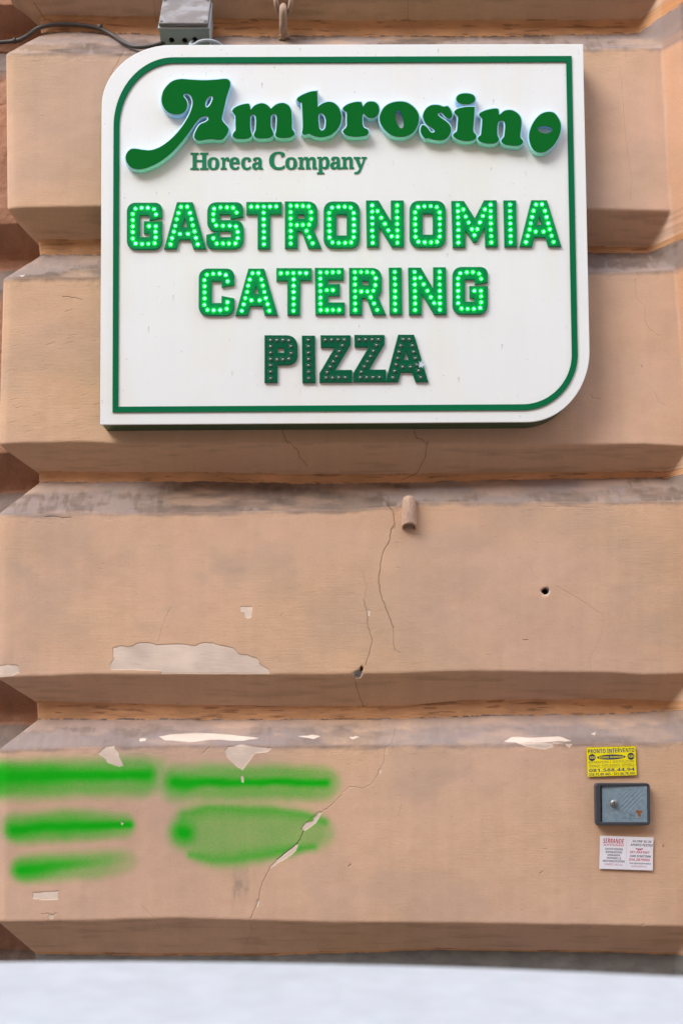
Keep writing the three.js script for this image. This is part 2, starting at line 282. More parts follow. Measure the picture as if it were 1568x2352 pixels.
    for (const st of cores) for (let i = 0; i < st.length - 1; i++) { const [d, t] = seg(px, py, st[i], st[i + 1]); const rr = mix(st[i][2], st[i + 1][2], t); q = Math.max(q, mix(st[i][3] ?? 1, st[i + 1][3] ?? 1, t) * (1 - sst(rr * 0.15, rr * 1.95, d))); }
    return 1 - (1 - k) * (1 - c) * (1 - q);
  };
  const col = new Uint8Array(w * h * 4), bmp = new Uint8Array(w * h * 4);
  const FRONT = [0.65, 0.428, 0.290], edgesNow = new Float64Array(EDGES.length);
  const dirtSeed = 41;
  for (let i = 0; i < w; i++) {
    const X = x0 + (i + 0.5) / w * (x1 - x0);
    EDGES.forEach((e, n) => { edgesNow[n] = edgeY(e, X); });
    for (let jj = 0; jj < h; jj++) {
      const Y = y1 - (jj + 0.5) / h * (y1 - y0), k4 = (jj * w + i) * 4, o = ((h - 1 - jj) * w + i) * 4;
      let s = 0; while (s < EDGES.length - 2 && Y < edgesNow[s + 1]) s++;
      const kind = EDGES[s + 1].kind, tt = clamp((edgesNow[s] - Y) / (edgesNow[s] - edgesNow[s + 1] || 1));
      const brush = vn(X * 55, Y * 900) * 0.6 + vn(X * 130 + 7, Y * 1700) * 0.4, fine = vn(X * 700, Y * 700), mid = fbm(X * 26, Y * 26, 4), big = fbm(X * 4.2 + 5, Y * 4.2, 4), big2 = fbm(X * 3.1 - 8, Y * 5 + 31, 3), vert = vn(X * 95, Y * 7);
      const bs = sst(0.35, 0.75, big2); let r, gg, b, ht = 0.5 + (brush - 0.5) * (0.012 + 0.04 * bs) + (fine - 0.5) * 0.018 + (mid - 0.5) * 0.045;
      const v = 1 + (big - 0.5) * 0.22 + (mid - 0.5) * 0.11 + (brush - 0.5) * (0.02 + 0.07 * bs) + (fine - 0.5) * 0.09 + (vert - 0.5) * 0.05;
      const warm = (big2 - 0.5) * 0.55, rain = sst(0.5, 0.85, vn(X * 48 + 4, Y * 2.2) * 0.7 + vn(X * 160, Y * 6) * 0.3) * 0.02;
      const v2 = v * (1 - rain); r = FRONT[0] * v2; gg = FRONT[1] * v2 * (1 - 0.04 * warm); b = FRONT[2] * v2 * (1 - 0.5 * warm + rain * 0.4);
      const px = PW / 2 + X / S, py = 1650 - (Y - CAM_Y) / S;
      if (kind === 'f') {
        // grey rubbed smudges
        const sm = sst(0.52, 0.72, fbm(X * 6 + 11, Y * 9 + 2, 4)) * 0.35 + 0.5 * sst(0.56, 0.75, fbm(X * 9 + 1, Y * 14 + 60, 4)) * (py > 1250 && py < 1480 && px < 620 ? 1 : 0.25);
        r = mix(r, 0.36, sm * 0.6); gg = mix(gg, 0.30, sm * 0.6); b = mix(b, 0.25, sm * 0.6);
        const drip = (0.35 + 0.65 * sst(0.4, 0.7, fbm(X * 90, Y * 45 + 3, 4))) * sst(30, 14, Math.abs(px - 555) + 16 * (fbm(X * 60, Y * 50, 3) - 0.3)) * sst(1980, 2000, py) * sst(2110, 2060, py + 40 * vn(X * 300, 1)); // a dirty run under the sprayed loop
        r = mix(r, 0.27, drip * 0.6); gg = mix(gg, 0.22, drip * 0.6); b = mix(b, 0.165, drip * 0.6);
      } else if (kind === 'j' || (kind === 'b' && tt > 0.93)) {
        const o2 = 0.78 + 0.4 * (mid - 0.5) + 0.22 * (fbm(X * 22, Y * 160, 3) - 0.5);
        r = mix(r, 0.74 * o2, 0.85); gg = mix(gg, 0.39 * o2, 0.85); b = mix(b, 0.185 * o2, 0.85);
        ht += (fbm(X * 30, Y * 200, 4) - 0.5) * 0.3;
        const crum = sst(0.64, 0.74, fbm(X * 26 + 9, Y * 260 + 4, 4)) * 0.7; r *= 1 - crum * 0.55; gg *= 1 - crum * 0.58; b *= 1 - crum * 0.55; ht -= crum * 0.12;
      } else if (kind === 'b') {
                ht += (fbm(X * 22, Y * 130, 3) - 0.5) * 0.05;
        const f2 = sst(0.5, 0.8, fbm(X * 14 + 50, Y * 160, 4)) * 0.16; r *= 1 - f2; gg *= 1 - f2; b *= 1 - f2;
      }
      { const jb = sst(-0.004, 0.002, X - jambX(Y) + (mid - 0.5) * 0.006); r *= 1 - 0.08 * jb; gg *= 1 - 0.2 * jb; b *= 1 - 0.3 * jb; } // shade and warm bounce on the right return, put into its colour
      if (kind === 't' || (kind === 'j' && tt > 0.90) || (kind === 'f' && s > 0 && tt < 0.05)) {
        // street dirt lying on the upward bevels: grained, streaked, with a ragged lower edge
        const n1 = fbm(X * 8 + dirtSeed, Y * 26, 4), n2 = fbm(X * 120, Y * 45 + 3, 3), n3 = fbm(X * 36 + 2, Y * 90 + 77, 4);
        let a = clamp(0.78 + 0.3 * (n3 - 0.5) - 0.26 * sst(0.45, 0.75, fbm(X * 11 + 70, Y * 40, 4)) - (s > 13 ? 0.2 * sst(0.5, 0.2, tt + (n3 - 0.5) * 0.8) : 0), 0.15, 0.95);
        if (kind === 'f') a = sst(0.035, 0.0, tt + (n3 - 0.5) * 0.035) * 0.6; else if (kind === 'j') a = sst(0.90, 1.0, tt + (n2 - 0.5) * 0.4) * 0.9;
        const C = s < 12 ? 1 : 0;
        const heavy = s > 10 && s < 13 ? sst(250, 330, px) * sst(1010, 900, px) * 0.16 + sst(1150, 1350, px) * 0.05 : s < 9 && s > 5 ? 0.05 : 0;
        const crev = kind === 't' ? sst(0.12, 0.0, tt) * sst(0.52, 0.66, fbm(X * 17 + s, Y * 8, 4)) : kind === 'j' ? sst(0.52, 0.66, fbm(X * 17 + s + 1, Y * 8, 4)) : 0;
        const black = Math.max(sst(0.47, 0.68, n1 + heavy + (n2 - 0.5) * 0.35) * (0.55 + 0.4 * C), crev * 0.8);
        const g0 = mix(0.195 + 0.10 * (n3 - 0.5) + 0.05 * (n2 - 0.5), 0.062 + 0.06 * (n2 - 0.5), black), w0 = mix(0, 0.14, sst(0.4, 0.7, n3));
        r = mix(r, g0 * (1.02 + w0), a); gg = mix(gg, g0 * 0.95, a); b = mix(b, g0 * (1.0 - w0), a);
        ht += (n2 - 0.5) * 0.2;
      }
      if (kind === 'p') { const c = 0.17 + 0.08 * (mid - 0.5) + 0.06 * (fbm(X * 60, Y * 90, 4) - 0.5); r = c * 1.04; gg = c; b = c * 0.93; ht += (fbm(X * 60, Y * 90, 4) - 0.5) * 0.5; }
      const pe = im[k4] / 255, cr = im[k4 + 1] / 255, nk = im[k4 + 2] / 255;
      if (py > 1690 && py < 2080 && px < 830 && kind === 'f') {
        const sp = spray(px + (fine - 0.5) * 2, py + (mid - 0.5) * 10);
        if (sp > 0) { const a = clamp(sp * (1 + (fine - 0.5) * 0.9 * (1 - sp) + (rnd() - 0.5) * 0.35 * (1 - sp)) + (brush - 0.5) * 0.25 * sp * (1 - sp)); r = mix(r, 0.004, a); gg = mix(gg, 0.42, a); b = mix(b, 0.005, a); }
      }
      if (pe > 0) { const q = 1 + (mid - 0.5) * 0.3 + (fbm(X * 14, Y * 40, 3) - 0.5) * 0.2; r = mix(r, 0.71 * q, pe); gg = mix(gg, 0.58 * q, pe); b = mix(b, 0.475 * q, pe); ht -= 0.16 * pe; }
      const dh = Math.hypot(X - HOLE.x, Y - HOLE.y), ring = sst(0.0078, 0.0064, dh + (mid - 0.5) * 0.004);
      if (ring > 0) { const inn = sst(0.0058, 0.0045, dh); r = mix(mix(r, 0.55, ring), 0.05, inn); gg = mix(mix(gg, 0.5, ring), 0.05, inn); b = mix(mix(b, 0.46, ring), 0.05, inn); }  // pale rim; the dark inside the hole is also put into the colour
      const dc = Math.hypot((X - CHIP.x) / 0.0076 * 0.9 + (Y - CHIP.y) / 0.0076 * 0.25, (Y - CHIP.y) / 0.0076 - (X - CHIP.x) / 0.0076 * 0.35) + 0.5 * (fbm(X * 260, Y * 260, 2) - 0.5), chip = sst(1.05, 0.9, dc);
      if (chip > 0) { const q = 0.42 + 0.25 * (fine - 0.5); r = mix(r, q, chip); gg = mix(gg, q * 0.93, chip); b = mix(b, q * 0.9, chip); }
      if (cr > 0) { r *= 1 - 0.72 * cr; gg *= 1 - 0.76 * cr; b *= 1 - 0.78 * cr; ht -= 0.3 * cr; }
      if (nk > 0) { r *= 1 - 0.6 * nk; gg *= 1 - 0.62 * nk; b *= 1 - 0.6 * nk; ht -= 0.25 * nk; }
      col[o] = enc(r); col[o + 1] = enc(gg); col[o + 2] = enc(b); col[o + 3] = 255;
      const hv = clamp(ht) * 255; bmp[o] = bmp[o + 1] = bmp[o + 2] = hv; bmp[o + 3] = 255;
    }
  }
  return [dataTex(col, w, h, true), dataTex(bmp, w, h, false)];
}
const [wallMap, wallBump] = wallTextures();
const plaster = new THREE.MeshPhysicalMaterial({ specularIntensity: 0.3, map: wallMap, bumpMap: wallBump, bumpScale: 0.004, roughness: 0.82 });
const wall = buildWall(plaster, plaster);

// small repeating plaster for the neighbour and the street
const tileTex = (base, amp, n = 256, freq = 10) => makeTex(n, n, true, true, (i, j) => { const q = 1 + amp * (fbm(i / n * freq, j / n * freq, 5) - 0.5) + amp * 0.4 * (rnd() - 0.5); return base.map((c) => c * q); });
const tileBump = makeTex(256, 256, false, true, (i, j) => { const q = fbm(i / 11, j / 11, 4); return [q, q, q]; });
{ // the recessed wall at the left: the same courses, set back
  const dz = -0.05, X0 = -2.6, X1 = EDGES[2].xl + 0.03, pts = [];
  const src = EDGES.map((e, i) => { const px = 10; const y = edgeY(e, e.pts[0][0], false); return { y: y - (i > 1 && i < 19 ? 0.004 : 0), z: e.z + dz, kind: e.kind }; });
  const cols = [X0, -1.6, -1.0]; for (let x = -0.75; x < X1; x += 0.006) cols.push(x); cols.push(X1);
  const mNb = new THREE.MeshStandardMaterial({ map: tileTex([0.40, 0.205, 0.125], 0.5), bumpMap: tileBump, bumpScale: 0.004, roughness: 0.85, vertexColors: true });  // the shade of the set-back wall is put into this darker base colour
  const wl = thing('side_wall', 'salmon wall, its shade put into a darker colour, with the same bevelled courses, set back beyond the left end of the front wall', 'wall', new THREE.Vector3());
  const strip = (name, a, b) => {                    // edges a..b
    const rows = []; for (let s = a; s < b; s++) { const n = s === 0 || s === 18 ? 6 : 14; for (let i = s === a ? 0 : 1; i <= n; i++) rows.push([s, i / n]); }
    const p = [], u = [], cc = [], ix = [];
    rows.forEach(([s, t]) => cols.forEach((x) => {
      const e = src[s], f = src[s + 1], deepEnds = (q) => (src[q].z < dz - 0.001 ? 0.008 : 0.003) * (fbm(x * 24 + q * 7, q * 3.1, 3) - 0.5);
      const y = mix(e.y + deepEnds(s), f.y + deepEnds(s + 1), t), z = mix(e.z, f.z, t);
      p.push(x, y, z + 0.007 * (fbm(x * 45, y * 60, 3) - 0.5)); u.push(x * 2.2, y * 2.2);
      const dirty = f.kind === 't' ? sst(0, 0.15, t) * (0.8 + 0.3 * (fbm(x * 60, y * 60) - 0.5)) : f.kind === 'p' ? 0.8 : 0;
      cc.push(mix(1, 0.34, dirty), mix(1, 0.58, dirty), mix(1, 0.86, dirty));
    }));
    const nc = cols.length; for (let r = 0; r < rows.length - 1; r++) for (let c = 0; c < nc - 1; c++) { const q = r * nc + c; ix.push(q, q + nc, q + 1, q + 1, q + nc, q + nc + 1); }
    const g = new THREE.BufferGeometry(); g.setAttribute('position', new THREE.Float32BufferAttribute(p, 3)); g.setAttribute('uv', new THREE.Float32BufferAttribute(u, 2)); g.setAttribute('color', new THREE.Float32BufferAttribute(cc, 3)); g.setIndex(ix); g.computeVertexNormals();
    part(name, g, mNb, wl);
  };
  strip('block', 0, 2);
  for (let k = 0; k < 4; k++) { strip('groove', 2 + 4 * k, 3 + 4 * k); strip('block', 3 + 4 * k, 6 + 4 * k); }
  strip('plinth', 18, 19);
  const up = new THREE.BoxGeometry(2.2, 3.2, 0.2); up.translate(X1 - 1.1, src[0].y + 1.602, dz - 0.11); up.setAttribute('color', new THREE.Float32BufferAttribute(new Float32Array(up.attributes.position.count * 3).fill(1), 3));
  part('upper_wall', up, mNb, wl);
}

// ---------------------------------------------------------------- street and the house opposite (outside the frame; house height and colour shaped for the light)
{
  const st = new THREE.PlaneGeometry(120, 120, 1, 1); st.rotateX(-Math.PI / 2); st.attributes.uv.array.forEach((v, i, a) => { a[i] = v * 60; });
  const street = new THREE.Mesh(st, new THREE.MeshStandardMaterial({ map: tileTex([0.15, 0.125, 0.10], 0.7), bumpMap: tileBump, bumpScale: 0.004, roughness: 0.9 }));
  street.name = 'street'; street.receiveShadow = true; scene.add(street); tag(street, 'dark stone street in front of the wall', 'street', null, 'structure');
  const B = thing('opposite_house', 'plain plastered house across the street from the wall, out of view, height and colour shaped for the light', 'house', new THREE.Vector3(0, 0, 7));
  const mW = new THREE.MeshStandardMaterial({ map: tileTex([0.36, 0.20, 0.115], 0.3), roughness: 0.9 }), mS = std([0.09, 0.075, 0.05], 0.6);
  const H = 9, L = 30; const sh = new THREE.Shape([[-L / 2, 0], [L / 2, 0], [L / 2, H], [-L / 2, H]].map((q) => new THREE.Vector2(...q)));
  const wins = []; for (let r = 0; r < 2; r++) for (let c = 0; c < 9; c++) wins.push([-12 + c * 3, 0.8 + r * 3.1, 1.1, 2.1]);
  for (const [x, y, w, h] of wins) sh.holes.push(new THREE.Path([[x - w / 2, y], [x - w / 2, y + h], [x + w / 2, y + h], [x + w / 2, y]].map((q) => new THREE.Vector2(...q))));
  const g = new THREE.ExtrudeGeometry(sh, { depth: 0.5, bevelEnabled: false }); part('wall', g, mW, B);
  const wg = new THREE.BoxGeometry(1.1, 2.1, 0.06);
  for (const [x, y, , h] of wins) part('shutter', wg, mS, B, new THREE.Vector3(x, y + h / 2, 0.2));
  const roof = new THREE.BoxGeometry(L + 0.4, 0.3, 6); roof.translate(0, H + 0.151, 2.7); part('roof', roof, std([0.3, 0.16, 0.1], 0.9), B);
}

// ---------------------------------------------------------------- the shop sign
const ZF = 0.050;                                     // front of the white panel
const signO = at(790, 975, 0.025);
const sign = thing('shop_sign', 'white shop sign with green border and raised green lettering, two opposite corners rounded', 'sign', signO);
const loc = (px, py, z) => { const p = at(px, py, z); return new THREE.Vector2(p.x - signO.x, p.y - signO.y); };
const arc = (cx, cy, rx, ry, a0, a1, n = 28) => [...Array(n + 1).keys()].map((i) => { const a = mix(a0, a1, i / n) * Math.PI / 180; return [cx + rx * Math.cos(a), cy + ry * Math.sin(a)]; });
const panelPx = [[230.5, 975.5], [234, 245], ...arc(395, 245, 161, 142, 180, 270).slice(1), [1338, 101], [1353, 806], ...arc(1209, 806, 144, 163.5, 0, 90).slice(1)];
const stripeOut = [[258.5, 947], [261, 290], ...arc(400, 290, 139, 159, 180, 270).slice(1), [1312, 128], [1326, 812], ...arc(1200, 812, 126, 130, 0, 90).slice(1)];
const stripeIn = [[271, 934.5], [273.5, 293], ...arc(402, 293, 128.5, 149, 180, 270).slice(1), [1300, 141], [1313, 813], ...arc(1199, 813, 114, 116, 0, 90).slice(1)];
const shape = (px, z, holes = []) => { const s = new THREE.Shape(px.map(([x, y]) => loc(x, y, z))); s.holes = holes.map((h) => new THREE.Path(h.map(([x, y]) => loc(x, y, z)))); return s; };
const ext = (s, z0, z1, bevel = 0, off = 0, seg = 2) => { // an extrusion filling z0..z1 (scene depth) whose front cap is the outline grown by off
  const g = new THREE.ExtrudeGeometry(s, { depth: Math.max(1e-5, z1 - z0 - 2 * bevel), bevelEnabled: bevel > 0, bevelThickness: bevel, bevelSize: bevel, bevelOffset: off - (bevel > 0 ? 0 : 0), bevelSegments: seg, curveSegments: 12 });
  g.translate(0, 0, z0 + bevel - signO.z); return g;
};
const panelTex = (() => {
  const n = 1024, dirt = new Float32Array(n * n);
  for (let k = 0; k < 420; k++) { // specks and little runs of dirt
    const x = rnd() * n, y = rnd() < 0.35 ? n * (0.86 + rnd() * 0.13) : rnd() * n, l = rnd() < 0.25 ? 3 + rnd() * 14 : 1 + rnd() * 2, w = 0.6 + rnd() * 0.9, a = 0.15 + rnd() * 0.55;
    for (let j = 0; j < l; j++) for (let i = 0; i < w; i++) { const q = ((y - j) | 0) * n + ((x + i + (rnd() - 0.5)) | 0); if (q >= 0 && q < n * n) dirt[q] = Math.max(dirt[q], a * (1 - j / l * 0.7)); }
  }
  return makeTex(n, n, true, false, (i, j) => {
    const m = fbm(i / 120, j / 120, 4), streak = fbm(i / 7, j / 260 + 9, 3), yel = sst(0.5, 0.75, fbm(i / 70 + 8, j / 200, 4)) * 0.05, d = dirt[j * n + i];
    const q = 1 + 0.04 * (m - 0.5) + 0.02 * (rnd() - 0.5) + 0.02 * (streak - 0.5);
    return [mix(0.825 * q, 0.2, d), mix(0.86 * q * (1 - yel * 0.3), 0.19, d), mix(0.85 * q * (1 - yel), 0.17, d)];
  });
})();
const white = new THREE.MeshPhysicalMaterial({ map: panelTex, roughness: 0.45, bumpMap: tileBump, bumpScale: 0.00008 });
const planarUV = (g, w, h, ox, oy) => { const p = g.attributes.position, u = g.attributes.uv; for (let i = 0; i < p.count; i++) u.setXY(i, (p.getX(i) - ox) / w, (p.getY(i) - oy) / h); return g; };
part('panel', planarUV(ext(shape(panelPx, ZF), ZF - 0.004, ZF, 0.0008, -0.0008), 0.9, 0.72, -0.45, -0.02), white, sign);
const inset = panelPx.map(([x, y]) => [790 + (x - 790) * 0.9955, 540 + (y - 540) * 0.9945]);
part('casing', ext(shape(inset, ZF), 0.0, ZF - 0.004), std([0.012, 0.075, 0.03], 0.35), sign);
const vinyl = new THREE.MeshPhysicalMaterial({ color: new THREE.Color().setRGB(0.0, 0.150, 0.058), roughness: 0.18, specularIntensity: 0.5 });
part('border_stripe', ext(shape(stripeOut, ZF + 0.002, [stripeIn]), ZF, ZF + 0.002, 0.0004, -0.0004), vinyl, sign);

// outlines drawn through points; a third entry marks a corner
function spline(pts, k, ox, oy) {
  const P = pts.map(([x, y, c]) => [(ox + x * k) / 1.08865, (oy + y * k) / 1.08865, c]);
  const cs = P.map((p, i) => (p[2] ? i : -1)).filter((i) => i >= 0), out = [];
  const run = (list, closed) => { const c = new THREE.CatmullRomCurve3(list.map((p) => new THREE.Vector3(p[0], p[1], 0)), closed, 'centripetal'); const n = list.length * 7; const q = c.getPoints(n); q.pop(); for (const v of q) out.push([v.x, v.y]); };
  if (!cs.length) run(P, true);
  else cs.forEach((a, i) => { const b = cs[(i + 1) % cs.length], l = []; let j = a; do { l.push(P[j]); j = (j + 1) % P.length; } while (j !== b); l.push(P[b]); run(l, false); });
  return out;
}
const ell = (cx, cy, rx, ry, n = 14) => [...Array(n).keys()].map((i) => { const a = i / n * 2 * Math.PI, c = Math.cos(a), s = Math.sin(a); return [cx + rx * Math.sign(c) * Math.abs(c) ** 0.88, cy + ry * Math.sign(s) * Math.abs(s) ** 0.88]; });
const Z1 = [0.19133, 300, 180], Z2 = [0.19133, 560, 210], Z3 = [0.1403, 840, 230], Z4 = [0.12755, 1030, 220], Z5 = [0.15306, 1180, 250];
const SCRIPT = [
  [Z1, [[[[1400, 90], [1250, 98], [1100, 105], [930, 98], [790, 90], [690, 115], [610, 180], [560, 260], [543, 360], [560, 440], [610, 510], [680, 545], [750, 552], [820, 535], [865, 490], [882, 430], [870, 370], [843, 330], [830, 305], [842, 284], [872, 279], [912, 300], [940, 345], [950, 400], [930, 490], [880, 600], [810, 710], [720, 820], [610, 920], [510, 985], [400, 1020], [300, 1015], [200, 1000], [150, 1003], [100, 1040], [75, 1100], [85, 1170], [130, 1235], [200, 1267], [300, 1265], [420, 1225], [540, 1160], [680, 1050], [800, 920], [880, 820], [950, 720], [1010, 640], [1060, 592], [1110, 578], [1150, 590], [1152, 620], [1110, 655], [1050, 680], [1010, 730], [975, 800], [970, 850], [1000, 887], [1050, 893], [1130, 880], [1200, 876], [1290, 885], [1350, 870], [1400, 810], [1420, 745], [1400, 705], [1355, 655], [1333, 610], [1345, 540], [1370, 430], [1400, 300], [1440, 180], [1436, 120]], [[1190, 310], [1210, 330], [1200, 380], [1170, 435], [1135, 462], [1115, 440], [1118, 395], [1140, 345]]]]],
  [Z2, [[[[325, 258], [240, 265], [150, 300], [107, 340], [115, 370], [145, 410], [150, 450], [150, 530], [150, 600], [120, 640], [112, 680], [150, 710], [230, 717], [310, 710], [355, 685], [362, 655], [350, 610], [343, 540], [345, 450], [352, 412], [380, 397], [408, 415], [418, 470], [415, 560], [408, 610], [390, 650], [395, 685], [430, 705], [510, 711], [600, 700], [645, 660], [635, 610], [615, 560], [612, 460], [620, 410], [650, 390], [682, 410], [690, 470], [685, 560], [680, 610], [668, 655], [680, 685], [720, 700], [790, 705], [880, 690], [922, 650], [915, 620], [890, 585], [888, 500], [885, 400], [878, 340], [850, 285], [800, 252], [750, 246], [690, 260], [640, 295], [612, 322, 1], [580, 285], [530, 255], [480, 250], [420, 268], [380, 295], [350, 333, 1], [340, 290]]]]],
  [Z2, [[[[1215, 88, 1], [1140, 95], [1040, 130], [960, 180], [950, 205], [970, 230], [1015, 242, 1], [1022, 350], [1028, 560], [1020, 640], [1035, 658], [1070, 658], [1110, 648, 1], [1160, 675], [1240, 692], [1310, 690], [1400, 660], [1480, 590], [1525, 500], [1535, 420], [1520, 350], [1480, 280], [1420, 238], [1360, 230], [1300, 245], [1250, 275], [1225, 298, 1], [1222, 200]], [[1265, 380], [1300, 400], [1325, 450], [1328, 520], [1315, 580], [1280, 607], [1248, 580], [1237, 500], [1232, 430], [1242, 390]]]]],
  [Z3, [[[[450, 178, 1], [400, 170], [290, 185], [170, 235], [115, 290], [130, 325], [180, 355], [190, 400], [189, 500], [188, 600], [165, 640], [125, 680], [125, 715], [170, 765], [260, 790], [350, 797], [460, 788], [550, 765], [578, 715], [560, 665], [500, 630], [475, 580], [470, 480], [475, 400], [492, 382, 1], [520, 420], [570, 455], [630, 465], [700, 445], [755, 380], [768, 310], [750, 230], [700, 180], [620, 165], [550, 180], [500, 225], [478, 255, 1], [465, 220]]]]],
  [Z3, [[[[1120, 165], [1250, 180], [1380, 260], [1460, 370], [1478, 470], [1450, 600], [1370, 720], [1250, 785], [1130, 800], [1000, 775], [880, 690], [800, 580], [770, 470], [790, 370], [860, 260], [980, 190]], [[1095, 315], [1130, 330], [1170, 390], [1200, 490], [1207, 590], [1190, 640], [1160, 652], [1120, 630], [1080, 560], [1050, 450], [1048, 370], [1065, 325]]]]],
  [Z4, [[[[690, 350], [735, 390], [775, 470], [785, 540], [760, 585], [715, 597], [660, 575], [620, 530], [580, 490], [540, 478], [507, 500], [520, 540], [580, 590], [680, 660], [740, 730], [762, 800], [750, 880], [710, 950], [640, 1005], [560, 1025], [450, 1018], [370, 1000], [310, 982], [250, 985], [200, 935], [165, 860], [162, 800], [180, 740], [210, 722], [250, 735], [300, 780], [340, 835], [380, 868], [425, 865], [437, 835], [400, 795], [330, 750], [260, 690], [220, 610], [208, 540], [225, 470], [280, 390], [360, 338], [450, 325], [540, 335], [610, 360], [650, 355]]]]],
  [Z4, [[[ell(1048, 208, 187, 108)][0]], [[[1225, 365, 1], [1130, 362], [1000, 375], [880, 410], [825, 460], [835, 500], [885, 550], [895, 600], [888, 700], [880, 800], [865, 850], [815, 890], [800, 930], [850, 985], [950, 1025], [1050, 1040], [1160, 1030], [1240, 990], [1258, 950], [1240, 900], [1205, 860], [1195, 800], [1203, 700], [1212, 580]]]]],
  [Z5, [[[[425, 145, 1], [390, 135], [300, 145], [180, 180], [110, 225], [120, 260], [155, 300], [160, 350], [150, 480], [135, 570], [95, 605], [88, 635], [130, 680], [210, 705], [290, 712], [380, 700], [430, 660], [435, 625], [415, 580], [410, 480], [425, 370], [450, 340], [480, 335], [520, 355], [535, 420], [528, 520], [515, 600], [480, 640], [475, 680], [520, 720], [600, 738], [690, 748], [780, 735], [825, 695], [825, 660], [790, 615], [785, 560], [800, 430], [803, 340], [785, 270], [730, 205], [650, 165], [580, 160], [510, 180], [460, 225], [440, 238, 1], [432, 180]]]]],
  [Z5, [[[[1240, 190], [1330, 205], [1400, 280], [1440, 370], [1447, 460], [1420, 580], [1350, 710], [1260, 800], [1170, 850], [1080, 855], [1000, 815], [950, 730], [925, 620], [930, 530], [970, 410], [1040, 300], [1130, 220]], [[1185, 413], [1260, 430], [1310, 470], [1300, 515], [1240, 545], [1170, 548], [1100, 525], [1060, 485], [1080, 440], [1130, 418]]]]],
];
const acrylic = new THREE.MeshPhysicalMaterial({ color: new THREE.Color().setRGB(0.40, 0.68, 0.86), roughness: 0.35 });
const gloss = new THREE.MeshPhysicalMaterial({ color: new THREE.Color().setRGB(0.0, 0.140, 0.02), roughness: 0.1, specularIntensity: 0.4 });
const centreOn = (g) => { g.computeBoundingBox(); const c = g.boundingBox.getCenter(new THREE.Vector3()); g.translate(-c.x, -c.y, -c.z); return c; };
for (const [zm, shapes] of SCRIPT) {
  const mk = (z) => shapes.map(([o, ...h]) => shape(spline(o, ...zm), z, h.map((q) => spline(q, ...zm))));
  const zt = ZF + 0.0116;
  const body = mergeGeometries(mk(zt).map((s) => ext(s, ZF, zt, 0.0017, 0.0003, 3))), c = centreOn(body);
  const m = part('letter', body, acrylic, sign, c);
  const face = mergeGeometries(mk(zt + 0.0006).map((s) => ext(s, zt - 0.0008, zt + 0.0006, 0.0004, -0.0005, 2))); face.translate(-c.x, -c.y, -c.z);
  part('face', face, gloss, m);
}
// plain line under the script
const serif = await new FontLoader().loadAsync('fonts/droid/droid_serif_bold.typeface.json');
const green2 = new THREE.MeshPhysicalMaterial({ color: new THREE.Color().setRGB(0.0, 0.215, 0.095), roughness: 0.3 });
for (const [ch, ax, bx, ay, by] of [['H', 37, 190, 52, 196], ['o', 182, 283, 90, 197], ['r', 295, 370, 90, 194], ['e', 368, 457, 90, 196], ['c', 469, 553, 90, 196], ['a', 562, 656, 90, 196], ['C', 707, 843, 43, 196], ['o', 845, 946, 90, 195], ['m', 952, 1118, 88, 191], ['p', 1115, 1222, 85, 233], ['a', 1228, 1322, 85, 193], ['n', 1322, 1432, 86, 189], ['y', 1428, 1540, 88, 232]]) {
  const f = 0.29337, X = (x) => (465 + x * f) / 1.08865, Y = (y) => (365 + y * f) / 1.08865, a = loc(X(ax), Y(by), ZF + 0.003), b = loc(X(bx), Y(ay), ZF + 0.003);
  const g = new THREE.ExtrudeGeometry(serif.generateShapes(ch, 1), { depth: 1, bevelEnabled: true, bevelThickness: 0.06, bevelSize: 0.012, bevelSegments: 1, curveSegments: 6 }); g.computeBoundingBox(); const bb = g.boundingBox;
  g.translate(-bb.min.x, -bb.min.y, -0.5); g.scale((b.x - a.x) / (bb.max.x - bb.min.x), (b.y - a.y) / (bb.max.y - bb.min.y), 0.0010); g.translate(-(b.x - a.x) / 2, -(b.y - a.y) / 2, 0);
  part('letter', g, green2, sign, new THREE.Vector3((a.x + b.x) / 2, (a.y + b.y) / 2, ZF + 0.0006 - signO.z));
}
// block letters set with bulbs
function rounded(pts) {                               // [x, y, r]
  const out = [], n = pts.length;
  pts.forEach(([x, y, r], i) => {
    if (!r) { out.push([x, y]); return; }
    const a = pts[(i + n - 1) % n], b = pts[(i + 1) % n], la = Math.hypot(a[0] - x, a[1] - y), lb = Math.hypot(b[0] - x, b[1] - y), q = Math.min(r * 1.1, la * 0.5, lb * 0.5);
    const p0 = [x + (a[0] - x) / la * q, y + (a[1] - y) / la * q], p1 = [x + (b[0] - x) / lb * q, y + (b[1] - y) / lb * q];
    for (let k = 0; k <= 8; k++) { const t = k / 8, w = 0.85, d = (1 - t) ** 2 + 2 * w * t * (1 - t) + t * t; out.push([0, 1].map((m) => ((1 - t) ** 2 * p0[m] + 2 * w * t * (1 - t) * [x, y][m] + t * t * p1[m]) / d)); }
  });
  return out;
}
const F1 = [0.2551, 310, 490], F2 = [0.2551, 700, 490], F3 = [0.1977, 1100, 490], F4 = [0.2551, 480, 660], F5 = [0.23597, 860, 660], F6 = [0.2806, 650, 825];
const mv = (l, dx, dy) => l.map(([x, y, r]) => [x + dx, y + dy, r]);
const O_O = [[427, 53, 85], [780, 53, 85], [780, 510, 85], [427, 510, 85]], O_H = [[550, 177], [655, 177], [655, 390], [550, 390]], O_L = [[510, 110], [572, 103], [633, 101], [692, 110], [721, 162], [722, 222], [723, 281], [723, 340], [721, 400], [696, 451], [637, 456], [574, 456], [513, 451], [484, 402], [484, 341], [481, 281], [482, 222], [480, 162]];
